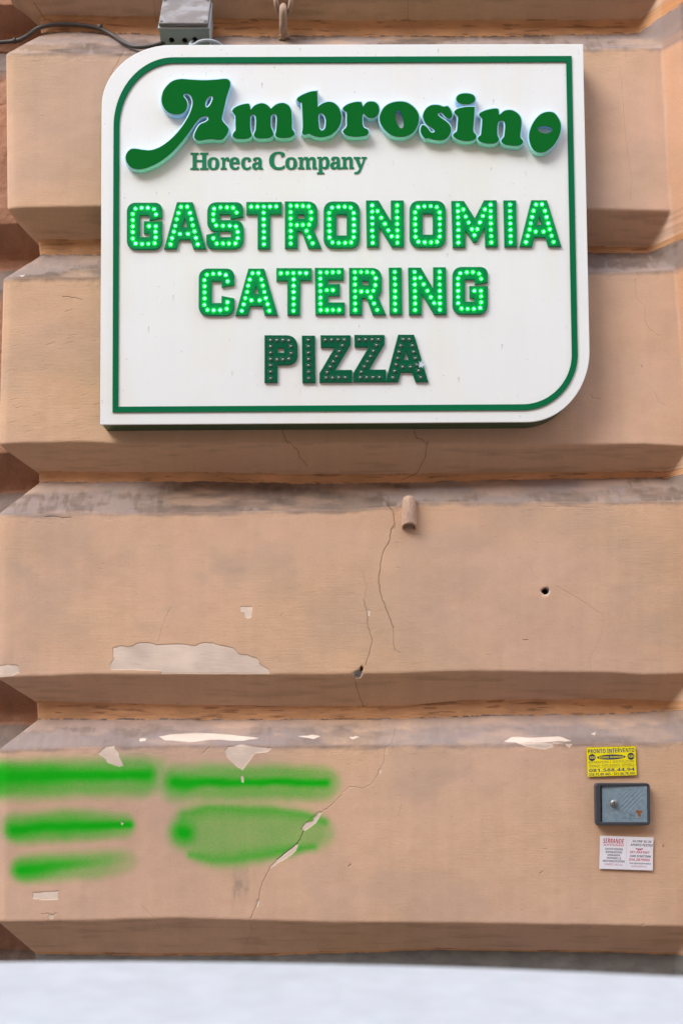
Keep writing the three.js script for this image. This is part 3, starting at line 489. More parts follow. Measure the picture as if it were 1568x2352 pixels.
const Z_O = [[539, 47], [805, 47], [805, 130], [668, 356], [818, 356], [818, 465], [530, 465], [530, 385], [665, 155], [541, 155]], Z_L = [[580, 87], [637, 86], [694, 85], [750, 85], [733, 137], [706, 188], [681, 235], [653, 282], [625, 327], [597, 375], [590, 424], [646, 425], [702, 423], [759, 422]];
const WORDS = [
  [F1, [[30, 65, 80], [375, 65, 80], [375, 212], [250, 238], [250, 188], [157, 188], [157, 402], [250, 402], [250, 367], [195, 365], [195, 247], [375, 247], [375, 523, 80], [30, 523, 80]], null, [[112, 120], [173, 112], [234, 112], [294, 124], [314, 177], [86, 173], [86, 232], [86, 293], [86, 350], [86, 413], [114, 462], [177, 466], [238, 465], [300, 458], [311, 402], [308, 346], [311, 292], [245, 292]]],
  [F1, [[520, 60], [674, 60], [805, 517], [680, 517], [652, 428], [543, 428], [518, 517], [393, 517]], [[597, 205], [621, 308], [569, 308]], [[558, 103], [619, 101], [533, 163], [647, 162], [518, 225], [662, 222], [503, 288], [674, 284], [488, 347], [690, 344], [548, 368], [627, 368], [471, 409], [705, 407], [456, 470], [723, 469]]],
  [F1, [[817, 60, 85], [1168, 60, 85], [1168, 203], [1044, 225], [1044, 180], [942, 180], [942, 235], [1172, 235, 80], [1172, 517, 85], [808, 517, 85], [808, 380], [937, 347], [937, 402], [1048, 402], [1048, 345], [817, 345, 80]], null, [[883, 120], [945, 108], [1008, 107], [1068, 112], [1103, 158], [875, 174], [875, 233], [903, 284], [969, 288], [1036, 288], [1097, 295], [1113, 348], [1113, 409], [1091, 461], [1028, 462], [970, 462], [908, 462], [875, 410]]],
  [F1, [[1200, 58], [1543, 58], [1543, 180], [1433, 180], [1433, 516], [1310, 516], [1310, 180], [1200, 180]], null, [[1245, 101], [1307, 101], [1370, 101], [1430, 100], [1492, 98], [1368, 160], [1368, 224], [1368, 284], [1371, 347], [1371, 407], [1371, 470]]],
  [F2, [[48, 53], [365, 53, 85], [365, 290, 40], [330, 332], [405, 511], [275, 511], [212, 345, 15], [172, 345], [172, 511], [48, 511]], [[172, 178], [240, 178], [240, 225], [172, 225]], [[103, 92], [164, 93], [223, 94], [280, 98], [302, 153], [304, 221], [284, 277], [223, 279], [165, 281], [103, 154], [103, 216], [104, 277], [104, 338], [104, 400], [104, 462], [259, 338], [287, 399], [319, 460]]],
  [F2, O_O, O_H, O_L],
  [F2, [[842, 43], [964, 43], [1085, 245], [1085, 43], [1209, 43], [1213, 498], [1092, 498], [970, 300], [970, 498], [850, 498]], null, [[903, 88], [903, 149], [903, 210], [904, 270], [903, 334], [907, 395], [907, 456], [955, 145], [991, 209], [1026, 269], [1060, 332], [1092, 391], [1146, 88], [1145, 147], [1146, 209], [1147, 270], [1149, 333], [1149, 394], [1149, 454]]],
  [F2, mv(O_O, 841, -7), mv(O_H, 843, -8), mv(O_L, 842, -6)],
  [F3, [[140, 62], [298, 62], [435, 280], [553, 53], [710, 53], [728, 640], [570, 640], [560, 400], [465, 580], [415, 580], [315, 430], [318, 648], [158, 648]], null, [[223, 110], [225, 188], [226, 265], [228, 346], [231, 426], [229, 507], [231, 585], [292, 166], [323, 255], [361, 331], [400, 415], [434, 491], [469, 413], [502, 329], [540, 247], [565, 165], [637, 106], [638, 185], [638, 263], [641, 342], [641, 423], [645, 502], [646, 582]]],
  [F3, [[798, 55], [957, 55], [970, 640], [812, 640]], null, [[883, 105], [883, 184], [886, 265], [887, 343], [889, 423], [891, 501], [891, 580]]],
  [F3, [[1150, 53], [1348, 53], [1530, 637], [1366, 637], [1330, 522], [1190, 522], [1160, 640], [1000, 640]], [[1249, 250], [1288, 368], [1218, 368]], [[1211, 103], [1287, 101], [1180, 182], [1325, 183], [1163, 261], [1346, 261], [1145, 341], [1365, 340], [1131, 418], [1386, 416], [1208, 446], [1307, 446], [1107, 499], [1408, 498], [1084, 578], [1433, 576]]],
  [F4, [[68, 44, 85], [415, 44, 85], [415, 205], [292, 227], [292, 168], [193, 168], [193, 382], [290, 382], [290, 312], [413, 336], [413, 505, 85], [66, 505, 85]], null, [[146, 102], [207, 93], [270, 91], [331, 104], [349, 167], [121, 155], [123, 215], [122, 275], [122, 335], [121, 398], [151, 447], [212, 450], [275, 449], [339, 437], [347, 371]]],
  [F4, [[553, 45], [706, 45], [839, 500], [712, 500], [690, 412], [573, 412], [548, 503], [425, 503]], [[629, 205], [655, 295], [604, 295]], [[592, 87], [650, 86], [566, 149], [679, 148], [550, 209], [694, 209], [539, 271], [708, 270], [522, 332], [722, 331], [581, 352], [661, 352], [506, 393], [740, 391], [488, 456], [757, 455]]],
  [F4, [[828, 40], [1170, 40], [1170, 160], [1062, 160], [1057, 500], [935, 500], [935, 163], [828, 165]], null, [[870, 87], [933, 86], [993, 86], [1057, 84], [1118, 86], [995, 148], [995, 210], [995, 271], [995, 333], [995, 394], [994, 456]]],
  [F4, [[1203, 38], [1484, 38], [1484, 157], [1332, 157], [1332, 196], [1447, 196], [1447, 311], [1332, 311], [1332, 376], [1494, 376], [1494, 495], [1210, 497]], null, [[1257, 79], [1319, 79], [1378, 77], [1438, 76], [1257, 140], [1257, 202], [1257, 263], [1320, 253], [1379, 253], [1258, 327], [1258, 386], [1260, 448], [1322, 448], [1380, 447], [1441, 447]]],
  [F5, [[52, 41], [397, 41, 95], [397, 300, 45], [360, 345], [443, 538], [303, 538], [238, 362, 15], [190, 360], [190, 538], [57, 538]], [[190, 175], [262, 175], [262, 227], [190, 227]], [[113, 82], [179, 81], [243, 81], [304, 88], [335, 147], [330, 220], [310, 280], [246, 288], [181, 288], [114, 149], [114, 214], [116, 283], [116, 349], [116, 416], [117, 483], [282, 348], [317, 415], [350, 482]]],
  [F5, [[473, 38], [607, 38], [614, 535], [482, 535]], null, [[536, 81], [536, 149], [539, 215], [539, 283], [539, 350], [539, 418], [540, 485]]],
  [F5, [[678, 38], [812, 38], [942, 260], [942, 34], [1076, 34], [1084, 533], [952, 533], [820, 315], [820, 535], [687, 535]], null, [[746, 81], [748, 149], [748, 215], [750, 283], [750, 350], [751, 416], [751, 484], [807, 143], [842, 212], [882, 280], [918, 348], [953, 411], [1012, 79], [1010, 145], [1012, 214], [1013, 281], [1014, 348], [1014, 415], [1014, 482]]],
  [F5, [[1147, 31, 90], [1520, 31, 90], [1520, 193], [1385, 217], [1385, 165], [1280, 165], [1280, 398], [1382, 398], [1382, 360], [1327, 357], [1327, 233], [1520, 233], [1520, 531, 90], [1147, 531, 90]], null, [[1230, 94], [1299, 84], [1364, 83], [1429, 98], [1451, 153], [1206, 149], [1206, 214], [1207, 281], [1208, 345], [1208, 411], [1243, 468], [1308, 472], [1374, 472], [1441, 462], [1451, 402], [1451, 339], [1448, 281], [1379, 281]]],
  [F6, [[41, 47], [333, 47, 90], [333, 310, 85], [155, 310], [155, 467], [41, 467]], [[155, 156], [217, 156], [217, 204], [155, 204]], [[93, 89], [149, 89], [204, 88], [257, 93], [276, 144], [276, 206], [257, 256], [204, 262], [152, 263], [94, 146], [94, 202], [94, 259], [94, 314], [94, 371], [94, 430]]],
  [F6, [[373, 50], [488, 50], [492, 469], [378, 469]], null, [[430, 88], [431, 145], [431, 202], [433, 259], [433, 315], [433, 373], [434, 430]]],
  [F6, Z_O, null, Z_L],
  [F6, mv(Z_O, 301.5, -3), null, mv(Z_L, 304, -2)],
  [F6, [[1230, 42], [1370, 42], [1497, 461], [1383, 461], [1355, 376], [1252, 376], [1230, 461], [1118, 461]], [[1301, 180], [1325, 270], [1277, 270]], [[1275, 82], [1329, 81], [1253, 139], [1356, 138], [1239, 195], [1369, 194], [1226, 251], [1383, 250], [1212, 308], [1395, 308], [1270, 328], [1340, 328], [1198, 365], [1411, 361], [1184, 423], [1430, 421]]],
];
const letterLitGreen = new THREE.MeshPhysicalMaterial({ color: new THREE.Color().setRGB(0.0, 0.20, 0.072), roughness: 0.3, specularIntensity: 0.4 });  // LED glow over the letter faces put into this brighter green
const letterUnlitGreen = new THREE.MeshPhysicalMaterial({ color: new THREE.Color().setRGB(0.0, 0.105, 0.048), roughness: 0.3, specularIntensity: 0.4 });  // the same letters with no glow in the colour
const glow = new THREE.MeshStandardMaterial({ color: 0x224433, roughness: 0.4, emissive: new THREE.Color().setRGB(0.014, 1, 0.035), emissiveIntensity: 21 });
const glows = [glow, glow.clone(), glow.clone()]; glows[1].emissiveIntensity = 16; glows[2].emissiveIntensity = 26;
const dull = new THREE.MeshPhysicalMaterial({ color: new THREE.Color().setRGB(0.20, 0.205, 0.20), roughness: 0.16, clearcoat: 1, clearcoatRoughness: 0.05 });
const ringMat = new THREE.MeshPhysicalMaterial({ color: new THREE.Color().setRGB(0.03, 0.13, 0.075), roughness: 0.2, clearcoat: 0.5 });
const domeProfile = (r, h) => { const p = []; for (let i = 0; i <= 6; i++) { const a = i / 6 * Math.PI / 2; p.push(new THREE.Vector2(r * Math.cos(a), h * Math.sin(a))); } return p; };
const bulbGeo = new THREE.LatheGeometry(domeProfile(0.0024, 0.0022), 14); bulbGeo.rotateX(Math.PI / 2);
const bezelGeo = new THREE.TorusGeometry(0.0040, 0.0005, 5, 18);
WORDS.forEach(([zm, o, h, leds], wi) => {
  const [k, ox, oy] = zm, D = ([x, y]) => [(ox + x * k) / 1.08865, (oy + y * k) / 1.08865], zt = ZF + 0.0038, lit = wi < 19;
  const g = ext(shape(rounded(o).map(D), zt, h ? [h.map(D)] : []), ZF, zt, 0.0007, -0.0005, 2), c = centreOn(g);
  const m = part('letter', g, lit ? letterLitGreen : letterUnlitGreen, sign, c);
  for (const q of leds) {
    const p = loc(...D(q), zt + 0.002), v = new THREE.Vector3(p.x - c.x, p.y - c.y, zt - signO.z - c.z);
    const b = part(lit ? 'lit_led' : 'unlit_led', bulbGeo, lit ? glows[Math.floor(rnd() * 3)] : dull, m, v); if (!lit) b.rotation.set((rnd() - 0.5) * 0.3, (rnd() - 0.5) * 0.3, 0);
  }
  if (wi === WORDS.length - 1) { const sp = [[-7, 1], [-3, -3], [-5, -9], [-1, -5], [3, -12], [3, -4], [8, -6], [6, 0], [10, 3], [4, 3], [5, 8], [0, 4], [-4, 7], [-4, 2]].map(([x, y]) => [966 + x, 838 + y]); const q = ext(shape(sp, zt), zt, zt + 0.0003); q.translate(-c.x, -c.y, -c.z); part('chipped_paint', q, std([0.55, 0.68, 0.74], 0.7), m); }
  if (!lit) { const rings = mergeGeometries(leds.map((q) => { const p = loc(...D(q), zt), r = bezelGeo.clone(); r.translate(p.x - c.x, p.y - c.y, zt - signO.z - c.z); return r; })); const rm = part('bezels', rings, ringMat, m); rm.userData.kind = 'stuff'; }
});

// ---------------------------------------------------------------- junction box, cables, iron staple and link, pipe stub
const tube = (pts, r, n = 60, closed = false, rs = 10) => new THREE.TubeGeometry(new THREE.CatmullRomCurve3(pts, closed, 'centripetal'), n, r, rs, closed);
const relTo = (g, o) => { g.translate(-o.x, -o.y, -o.z); return g; };
{
  const w = 0.0860, h = 0.084, d = 0.046, edge = at(421, 53, 0.040);
  const box = thing('junction_box', 'weathered grey plastic junction box with a dusty lid above the sign', 'junction box', edge);
  box.rotation.set(-0.56, 0, 0);
  const grime = makeTex(256, 256, true, false, (i, j) => { const n = fbm(i / 60, j / 50 + 3, 5), f = fbm(i / 9, j / 9, 3), a = sst(0.30, 0.70, n) * 0.7 + 0.2 * (f - 0.5), q = 0.30 * (1 + 0.3 * (f - 0.5)); return [mix(q, 0.15, a), mix(q * 0.97, 0.125, a), mix(q * 0.97, 0.108, a)]; });
  const grey = std([0.40, 0.435, 0.43], 0.6, { bumpMap: tileBump, bumpScale: 0.0003 }), lidM = new THREE.MeshStandardMaterial({ map: grime, roughness: 0.75, bumpMap: tileBump, bumpScale: 0.0004 });
  // body with three cable holes in its lower side
  const s = new THREE.Shape([[-w / 2, -d], [w / 2, -d], [w / 2, -0.012], [-w / 2, -0.012]].map((q) => new THREE.Vector2(...q)));
  for (const [x, y] of [[-0.0235, -0.0295], [-0.0005, -0.0300], [0.0170, -0.0285]]) { const q = new THREE.Path(); q.absarc(x, y, 0.0048, 0, 2 * Math.PI, true); s.holes.push(q); }
  const plate = new THREE.ExtrudeGeometry(s, { depth: 0.003, bevelEnabled: false, curveSegments: 14 }); plate.rotateX(Math.PI / 2); plate.translate(0, 0.003, 0); // x, z plane facing down
  const wl = (x) => { const q = new THREE.BoxGeometry(0.003, h - 0.0035, d - 0.0121); q.translate(x, h / 2 + 0.0017, -d / 2 - 0.006); return q; };
  const top = new THREE.BoxGeometry(w - 0.0062, 0.003, d - 0.0121); top.translate(0, h - 0.0016, -d / 2 - 0.006);
  const back = new THREE.BoxGeometry(w - 0.0062, h - 0.0064, 0.003); back.translate(0, h / 2, -d + 0.0016);
  part('body', mergeGeometries([plate, wl(-w / 2 + 0.00151), wl(w / 2 - 0.00151), top, back].map((q) => (q.index ? q.toNonIndexed() : q))), grey, box);
  const rim = new RoundedBoxGeometry(w + 0.004, h + 0.004, 0.0055, 3, 0.002); rim.translate(0, h / 2, -0.0098); part('rim', rim, grey, box);
  const lid = new RoundedBoxGeometry(w, h, 0.0075, 4, 0.0028); lid.translate(0, h / 2, -0.0036); part('lid', lid, lidM, box);
  const sc = new THREE.CylinderGeometry(0.0026, 0.0026, 0.0006, 14); sc.rotateX(Math.PI / 2);
  for (const [x, y] of [[-1, 0], [1, 0], [-1, 1], [1, 1]]) part('screw', sc, std([0.06, 0.06, 0.06], 0.5), box, new THREE.Vector3(x * (w / 2 - 0.005), y ? h - 0.006 : 0.0055, 0.0003));

  // dark cable
  const dark = std([0.075, 0.064, 0.058], 0.5, { bumpMap: tileBump, bumpScale: 0.0002 });
  const P = [[-60, 96, -0.085], [0, 97, -0.082], [42, 92, -0.075], [62, 83, -0.062], [90, 64, -0.040], [125, 56, -0.040], [180, 57, -0.041], [225, 64, -0.040], [258, 80, -0.034], [285, 97, -0.012], [312, 107, 0.004], [350, 105, 0.010], [385, 94, 0.008], [397, 89, -0.002]].map((q) => at(...q));
  const cb = thing('power_cable', 'dark grey cable sagging across the plaster from the left edge to the junction box', 'cable', P[4]);
  part('sheath', relTo(tube(P, 0.0037, 140), P[4]), dark, cb);
  for (const [x, y, z, nx, ny] of [[35, 93, -0.077, 47, 95], [232, 62, -0.0395, 227, 57]]) {
    const p = at(x, y, z), q = at(nx, ny, z + 0.004), c = part('clip', new THREE.TorusGeometry(0.0043, 0.0014, 6, 14), dark, cb, p.clone().sub(P[4])); c.rotation.set(0, Math.PI / 2, 0); c.scale.set(1, 1, 2.2);
    const n = part('nail', new THREE.CylinderGeometry(0.0024, 0.0024, 0.004, 12), std([0.45, 0.45, 0.45], 0.35, { metalness: 0.8 }), c); n.position.set(0.0, q.y - p.y, (q.x - p.x) / 2.2); n.rotation.z = Math.PI / 2; n.scale.set(1, 1, 1 / 2.2);
  }
  const L = [[446, 91, 0.000], [441, 96, 0.018], [437, 103, 0.030], [446, 103, 0.040], [458, 96, 0.043], [476, 93, 0.044], [494, 96, 0.042], [507, 104, 0.036], [515, 116, 0.028]].map((q) => at(...q));
  const c2 = new THREE.Mesh(relTo(tube(L, 0.0028, 60), L[0]), std([0.36, 0.40, 0.42], 0.45)); c2.name = 'sign_cable'; c2.position.copy(L[0]); c2.castShadow = c2.receiveShadow = true; scene.add(c2);
  tag(c2, 'pale grey cable looping from the junction box down behind the sign', 'cable');
}
{
  const iron = new THREE.MeshStandardMaterial({ map: tileTex([0.40, 0.27, 0.19], 0.7, 128, 8), bumpMap: tileBump, bumpScale: 0.0006, roughness: 0.75 });
  const R = [[651, 82, -0.048], [651, 76, -0.032], [650, 62, -0.014], [650, 40, -0.004], [650, 24, 0.000], [650, 16, -0.008], [650, 18, -0.022], [650, 28, -0.040], [650, 34, -0.055]].map((q) => at(...q));
  const st = thing('iron_staple', 'painted iron staple driven into the groove above the sign', 'staple', R[0]);
  part('rod', relTo(tube(R, 0.0068, 60, false, 14), R[0]), iron, st);
  const lump = new THREE.IcosahedronGeometry(0.008, 3); { const p = lump.attributes.position; for (let i = 0; i < p.count; i++) { const v = new THREE.Vector3().fromBufferAttribute(p, i), k = 0.75 + 0.6 * fbm(v.x * 300 + 5, v.y * 300 + v.z * 200, 3); p.setXYZ(i, v.x * k * 1.3, v.y * k * 0.75, v.z * k); } lump.computeVertexNormals(); }
  const lp = part('mortar', lump, iron, st, at(652, 84, -0.034).sub(R[0])); lp.rotation.z = 0.2;
  const K = [[632, -60, 0.004], [634, -20, 0.002], [634, 6, -0.001], [637, 22, -0.008], [643, 33, -0.014], [651, 37, -0.016], [659, 33, -0.014], [665, 22, -0.008], [668, 6, -0.001], [668, -20, 0.002], [666, -60, 0.004], [659, -76, 0.004], [650, -82, 0.004], [640, -76, 0.004]].map((q) => at(...q));
  const ln = new THREE.Mesh(relTo(tube(K, 0.0046, 110, true, 12), K[5]), iron); ln.name = 'chain_link'; ln.position.copy(K[5]); ln.castShadow = ln.receiveShadow = true; scene.add(ln);
  tag(ln, 'oval painted iron link threaded through the staple at the top edge', 'chain link');
}
{
  const b = at(939, 1213, 0.004), t = at(938, 1140, 0.004), hgt = t.y - b.y, r = 0.0128;
  const prof = [[r * 0.78, 0.0], [r * 0.98, 0.0006], [r, 0.002], [r * 0.985, hgt * 0.4], [r * 0.96, hgt * 0.8], [r * 0.8, hgt * 0.95], [r * 0.5, hgt]].map((q) => new THREE.Vector2(...q));
  const pg = new THREE.LatheGeometry(prof, 28); { const p = pg.attributes.position; for (let i = 0; i < p.count; i++) { const a = p.getX(i), y = p.getY(i), c = p.getZ(i), k = 1 + 0.10 * (fbm(a * 160 + 3, y * 120 + c * 90, 3) - 0.5); p.setXYZ(i, a * k, y + Math.max(0, 1 - y / hgt * 4) * c * 0.55, c * k); } pg.computeVertexNormals(); }
  const pm = new THREE.MeshStandardMaterial({ map: makeTex(128, 128, true, true, (i, j) => { const q = 0.75 + 0.5 * fbm(i / 14, j / 14, 4), d = sst(0.55, 0.75, fbm(i / 9 + 40, j / 16, 4)) * 0.6; return [mix(0.52 * q, 0.17, d), mix(0.35 * q, 0.13, d), mix(0.25 * q, 0.11, d)]; }), roughness: 0.8, bumpMap: tileBump, bumpScale: 0.0006 });
  const ps = thing('pipe_stub', 'short painted pipe stub half sunk in the plaster under the sign, open end down', 'pipe', b);
  part('tube', pg, pm, ps);
  const bore = new THREE.CylinderGeometry(r * 0.77, r * 0.7, hgt * 0.8, 24, 1, true); bore.translate(0, hgt * 0.4, 0); { const p = bore.attributes.position; for (let i = 0; i < p.count; i++) if (p.getY(i) < hgt * 0.1) p.setY(i, p.getY(i) + 0.0006 + p.getZ(i) * 0.55); } part('bore', bore, std([0.02, 0.016, 0.013], 0.9, { side: THREE.DoubleSide }), ps);
}

// ---------------------------------------------------------------- stickers and the small lock box
function sticker(name, label, corners, cw, ch, paint) {
  const [tl, tr, br, bl] = corners.map(([x, y]) => at(x, y, 0.0028)), c = tl.clone().add(br).add(tr).add(bl).multiplyScalar(0.25);
  const W = (tl.distanceTo(tr) + bl.distanceTo(br)) / 2, H = (tl.distanceTo(bl) + tr.distanceTo(br)) / 2;
  const cv = document.createElement('canvas'); cv.width = cw; cv.height = ch; paint(cv.getContext('2d'), cw, ch);
  const t = new THREE.CanvasTexture(cv); t.colorSpace = THREE.SRGBColorSpace; t.anisotropy = 8;
  const nx = 12, ny = 8, g = new THREE.BoxGeometry(W, H, 0.0005, nx, ny, 1), p = g.attributes.position; // a sheet lying a little uneven
  for (let i = 0; i < p.count; i++) p.setZ(i, p.getZ(i) + 0.0012 * (fbm(p.getX(i) * 40 + c.x * 9, p.getY(i) * 40, 2) - 0.5));
  g.computeVertexNormals();
  const m = new THREE.Mesh(g, new THREE.MeshStandardMaterial({ map: t, roughness: 0.45 })); m.name = numbered(name); m.position.copy(c); m.rotation.z = Math.atan2(tr.y - tl.y + br.y - bl.y, tr.x - tl.x + br.x - bl.x);
  m.castShadow = m.receiveShadow = true; scene.add(m); return tag(m, label, 'sticker');
}
const fit = (g, text, font, cx, y, width, hgt) => { // text squeezed to a width and a cap height
  g.save(); g.font = font + ' 100px sans-serif'; if (font.includes('serif:')) g.font = font.replace('serif:', '') + ' 100px serif'; g.textAlign = 'center'; g.textBaseline = 'alphabetic'; const w = g.measureText(text).width; g.translate(cx, y); g.scale(width / w, hgt / 72); g.fillText(text, 0, 0); g.restore();
};
sticker('yellow_sticker', 'yellow repair service sticker with dark blue print, above the small grey lock box', [[1345, 1717], [1458, 1712.6], [1461.9, 1781], [1347.7, 1784.3]], 820, 490, (g, w, h) => {
  g.fillStyle = '#f2e200'; g.fillRect(0, 0, w, h); g.strokeStyle = '#77691a'; g.lineWidth = 5; g.strokeRect(2, 2, w - 4, h - 4);
  g.fillStyle = '#13245c';
  fit(g, 'PRONTO INTERVENTO', 'bold', 410, 102, 780, 68);
  fit(g, 'DITTA', '', 410, 124, 80, 13);
  for (const x of [92, 735]) { g.beginPath(); g.arc(x, 172, 58, 0, 7); g.fill(); }
  g.beginPath(); g.ellipse(410, 174, 236, 42, 0, 0, 7); g.fill();
  g.fillStyle = '#f2e200'; for (const x of [92, 735]) fit(g, 'H24', 'bold', x, 193, 88, 46); fit(g, 'ROSARIO SPAGNUOLO', 'bold', 410, 192, 410, 36);
  g.fillStyle = '#13245c'; fit(g, 'RIPARAZIONI E SOSTITUZIONI', '', 410, 272, 760, 38); fit(g, 'SERRANDE • PORTE BLINDATE • TAPPARELLE', '', 410, 332, 760, 42);
  g.fillRect(30, 344, 760, 3); fit(g, '081.588.44.94', 'bold', 410, 412, 760, 52); fit(g, '338.75.89.465 · 331.56.78.305', 'bold', 410, 474, 770, 42);
  g.fillStyle = '#5b521c'; for (let i = 0; i < 26; i++) g.fillRect(430 + rnd() * 380, rnd() * 9, 4 + rnd() * 12, 3 + rnd() * 5); for (let i = 0; i < 20; i++) g.fillRect(rnd() * w, rnd() < 0.5 ? 0 : h - 5, 6, 5);
});
sticker('white_sticker', 'white shutter repair sticker with red and black print, below the small grey lock box', [[1377, 1919.6], [1499, 1923.5], [1498, 1999.4], [1375, 1995.2]], 900, 560, (g, w, h) => {
  g.fillStyle = '#e6e4ea'; g.fillRect(0, 0, w, h); g.fillStyle = '#a9a4b4'; g.fillRect(448, 40, 3, 470);
  g.save(); g.transform(1, 0, -0.12, 1, 14, 0); g.fillStyle = '#b3122f'; fit(g, 'SERRANDE', 'bold', 225, 122, 350, 80); g.restore();
  fit(g, 'SERRANDE', 'bold', -2000, 0, 10, 10); g.fillStyle = '#b3122f'; fit(g, 'ANTONIO', 'bold serif:', 230, 168, 350, 34);
  g.fillStyle = '#23263a'; [['SOSTITUZIONI', 300], ['RIPARAZIONI', 280], ['SERRANDE', 220], ['TAPPARELLE', 250], ['MOTORIZZAZIONI', 372]].forEach(([t, q], i) => fit(g, t, 'bold', 240, 238 + i * 51, q, 35));
  g.fillStyle = '#9c2a52'; fit(g, 'CAMBIO MOLLE', '', 235, 497, 310, 36);
  g.save(); g.transform(1, 0, -0.18, 1, 40, 0);
  g.fillStyle = '#1d1f2c'; fit(g, '24 ORE SU 24', 'bold', 680, 92, 320, 38); fit(g, 'APERTO FESTIVI', 'bold', 690, 156, 375, 40);
  g.fillStyle = '#b51f4a'; fit(g, '081.8541661', 'bold', 680, 276, 335, 38); g.fillStyle = '#1d1f2c'; fit(g, '340.5367266', 'bold', 705, 343, 360, 36); g.fillStyle = '#b51f4a'; fit(g, '334.2879965', 'bold', 700, 405, 360, 40); g.restore();
  g.fillStyle = '#b51f4a'; g.fillRect(618, 196, 96, 12); g.beginPath(); g.moveTo(632, 226); g.lineTo(646, 206); g.lineTo(690, 206); g.lineTo(704, 226); g.fill(); g.fillRect(606, 190, 24, 20); g.fillRect(702, 190, 24, 20); g.fillStyle = '#e6e4ea'; g.beginPath(); g.arc(668, 216, 7, 0, 7); g.fill();
  g.fillStyle = '#23263a'; fit(g, 'www.riparazioniserrande.it', 'bold serif:', 685, 462, 365, 32); g.fillStyle = '#9c2a52'; fit(g, 'serrande@live.it', 'serif:', 665, 512, 260, 32);
});
{
  const a = at(1367, 1896, 0.012), b = at(1491.5, 1798.5, 0.012), W = b.x - a.x, H = b.y - a.y, o = new THREE.Vector3((a.x + b.x) / 2, (a.y + b.y) / 2, 0);
  const bx = thing('lock_box', 'small grey metal lock box with keyhole and diagonal ribs, between the two stickers', 'lock box', o);
  const rr = (w, h, r, cx = 0, cy = 0) => { const s = new THREE.Path(), x = cx - w / 2, y = cy - h / 2; s.moveTo(x + r, y); s.lineTo(x + w - r, y); s.quadraticCurveTo(x + w, y, x + w, y + r); s.lineTo(x + w, y + h - r); s.quadraticCurveTo(x + w, y + h, x + w - r, y + h); s.lineTo(x + r, y + h); s.quadraticCurveTo(x, y + h, x, y + h - r); s.lineTo(x, y + r); s.quadraticCurveTo(x, y, x + r, y); return s; };
  const fs = new THREE.Shape(rr(W - 0.003, H - 0.003, 0.005).getPoints(6)); fs.holes.push(new THREE.Path(rr(W - 0.0105, H - 0.0085, 0.003, 0.0022, 0.0005).getPoints(6)));
  const fg = new THREE.ExtrudeGeometry(fs, { depth: 0.0125, bevelEnabled: true, bevelThickness: 0.0012, bevelSize: 0.0012, bevelSegments: 3, curveSegments: 6 }); fg.translate(0, 0, -0.0008);
  const wear = makeTex(128, 128, true, true, (i, j) => { const q = 0.7 + 0.6 * fbm(i / 12, j / 12, 4); return [0.045 * q, 0.05 * q, 0.06 * q]; });
  part('frame', fg, new THREE.MeshStandardMaterial({ map: wear, roughness: 0.5 }), bx);
  const bk = new THREE.BoxGeometry(W - 0.010, H - 0.008, 0.002); bk.translate(0.0022, 0.0005, 0.0035); part('back_plate', bk, std([0.012, 0.013, 0.015], 0.8), bx);
  const da = at(1376.5, 1890.5, 0.012), db = at(1488, 1803, 0.012), dw = 0.0770, dh = 0.0635;
  const cv = document.createElement('canvas'); cv.width = 512; cv.height = 420; const g = cv.getContext('2d'); g.fillStyle = '#7c919d'; g.fillRect(0, 0, 512, 420);
  for (let i = 0; i < 900; i++) { g.fillStyle = `rgba(${rnd() < 0.5 ? '60,80,92' : '160,180,190'},${0.03 + rnd() * 0.06})`; g.beginPath(); g.ellipse(rnd() * 512, rnd() * 420, 4 + rnd() * 26, 3 + rnd() * 14, rnd() * 3, 0, 7); g.fill(); }
  g.strokeStyle = 'rgba(40,55,62,0.45)'; g.lineWidth = 2; for (let i = 0; i < 16; i++) { const x = rnd() * 200, y = 150 + rnd() * 250; g.beginPath(); g.moveTo(x, y); g.quadraticCurveTo(x + 30 * rnd(), y - 60 * rnd(), x + 60 * (rnd() - 0.3), y - 90 * rnd()); g.stroke(); }
  g.strokeStyle = 'rgba(60,76,84,0.75)'; g.lineWidth = 3; g.strokeRect(214, 310, 250, 62); g.beginPath(); g.arc(255, 340, 18, 0, 7); g.stroke(); g.beginPath(); g.moveTo(262, 350); g.lineTo(280, 366); g.stroke(); g.fillStyle = 'rgba(60,76,84,0.75)'; g.font = 'bold 26px sans-serif'; g.fillText('TIME', 300, 344); g.fillRect(300, 352, 66, 3);
  g.fillStyle = '#8a5636'; g.beginPath(); [[372, 296], [404, 268], [414, 284], [450, 280], [452, 306], [432, 312], [442, 342], [420, 360], [404, 334], [398, 312]].forEach((q, i) => (i ? g.lineTo(...q) : g.moveTo(...q))); g.fill();
  const dt = new THREE.CanvasTexture(cv); dt.colorSpace = THREE.SRGBColorSpace;
  const ds = new THREE.Shape(rr(dw, dh, 0.0022).getPoints(6)), dg = new THREE.ExtrudeGeometry(ds, { depth: 0.0022, bevelEnabled: true, bevelThickness: 0.0008, bevelSize: 0.0008, bevelOffset: -0.0008, bevelSegments: 2 });
  planarUV(dg, dw, dh, -dw / 2, -dh / 2);
  const door = part('door', dg, new THREE.MeshStandardMaterial({ map: dt, roughness: 0.5 }), bx, new THREE.Vector3(0.0034, 0.0002, 0.0078)); door.rotation.y = -0.035;
  const ribM = new THREE.MeshStandardMaterial({ color: new THREE.Color().setRGB(0.20, 0.28, 0.34), roughness: 0.5 });
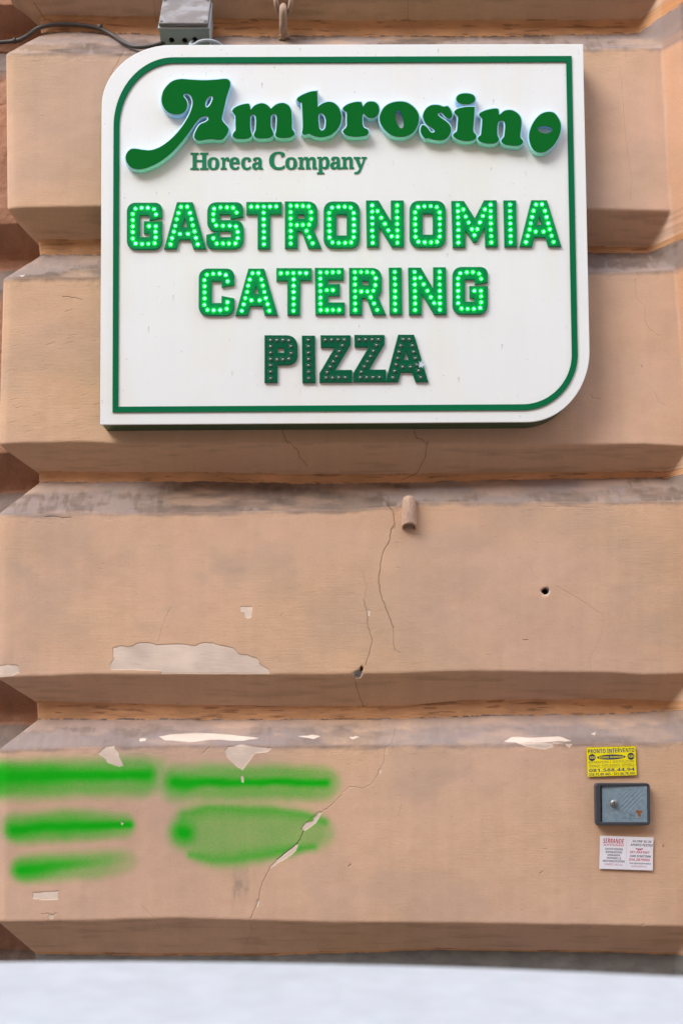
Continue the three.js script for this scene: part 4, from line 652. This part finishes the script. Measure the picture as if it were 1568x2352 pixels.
  for (let i = 0; i < 8; i++) {                       // diagonal ribs clipped to a square field
    const x0 = -0.0065, x1 = 0.0305, y0 = -0.0135, y1 = 0.0232, c = -0.014 - 0.0025 + i * 0.0078 - 0.003; // line y = x + c
    const ax = Math.max(x0, y0 - c), bx2 = Math.min(x1, y1 - c); if (bx2 - ax < 0.004) continue;
    const l = (bx2 - ax) * Math.SQRT2, q = new THREE.CapsuleGeometry(0.0006, l - 0.002, 3, 8); const m = part('rib', q, ribM, door, new THREE.Vector3((ax + bx2) / 2, (ax + bx2) / 2 + c, 0.0030)); m.rotation.z = -Math.PI / 4;
  }
  const lp = [[0, 0.0062], [0.0036, 0.0062], [0.0040, 0.0056], [0.0041, 0.0042], [0.0052, 0.004], [0.0064, 0.0024], [0.0066, 0]].map((q) => new THREE.Vector2(...q)), lg = new THREE.LatheGeometry(lp.reverse(), 24); lg.rotateX(Math.PI / 2);
  const lk = part('lock', lg, std([0.34, 0.33, 0.32], 0.35, { metalness: 0.75 }), door, new THREE.Vector3(-0.0185, 0.0015, 0.0030));
  const kh = new THREE.CylinderGeometry(0.0011, 0.0011, 0.0004, 10), ks = new THREE.BoxGeometry(0.0011, 0.0004, 0.0036); ks.translate(0, 0, 0.0016); const kg = mergeGeometries([kh, ks]); kg.rotateX(Math.PI / 2); part('keyhole', kg, std([0.01, 0.01, 0.01], 0.8), lk, new THREE.Vector3(0, 0.0006, 0.0063));
}

// ---------------------------------------------------------------- out-of-focus white ledge between the photographer and the wall
{
  const y0 = at(300, 2207, 1.02).y;
  const far = [[-330, 2210], [-200, 2209], [0, 2208], [275, 2207], [530, 2209], [784, 2213.5], [1040, 2220], [1292, 2229.5], [1568, 2242], [1760, 2252], [1900, 2260]].map(([x, y]) => { const p = onHeight(x, y, y0); return new THREE.Vector2(p.x, p.z); });
  const curve = new THREE.SplineCurve(far).getPoints(60), out = new THREE.Shape([...curve, new THREE.Vector2(far[far.length - 1].x, 1.30), new THREE.Vector2(far[0].x, 1.30)].map((v) => new THREE.Vector2(v.x, -v.y)));
  const ld = thing('white_ledge', 'white ledge with a softly curved edge, out of focus along the bottom of the picture', 'ledge', new THREE.Vector3(0, 0, 1.3));
  const T = 0.06, slab = new THREE.ExtrudeGeometry(out, { depth: T - 0.006, bevelEnabled: true, bevelThickness: 0.003, bevelSize: 0.003, bevelOffset: -0.003, bevelSegments: 4 });
  slab.rotateX(-Math.PI / 2); slab.translate(0, y0 - T + 0.003, -1.3);
  { const p = slab.attributes.position, u = slab.attributes.uv; for (let i = 0; i < p.count; i++) u.setXY(i, p.getX(i) * 1.3, p.getZ(i) * 1.3); }
  const wt = makeTex(512, 512, true, true, (i, j) => { const n = fbm(i / 9, j / 9, 3), b = fbm(i / 26 + 5, j / 26, 3), t = sst(0.5, 0.7, fbm(i / 14 + 30, j / 14 + 8, 3)) * 0.5, q = 0.50 * (1 + 0.15 * (n - 0.5) + 0.14 * (b - 0.5)); return [q * (0.97 - 0.04 * t), q * (0.985), q * 1.015]; });
  part('top', slab, new THREE.MeshStandardMaterial({ map: wt, roughness: 0.65 }), ld);
  const bw = far[far.length - 1].x - far[0].x - 0.10, body = new THREE.BoxGeometry(bw, y0 - T - 0.002, 0.16); body.translate((far[0].x + far[far.length - 1].x) / 2, (y0 - T - 0.002) / 2 + 0.001, -0.10);
  part('body', body, std([0.7, 0.71, 0.73], 0.5), ld);
}

renderer.render(scene, camera);
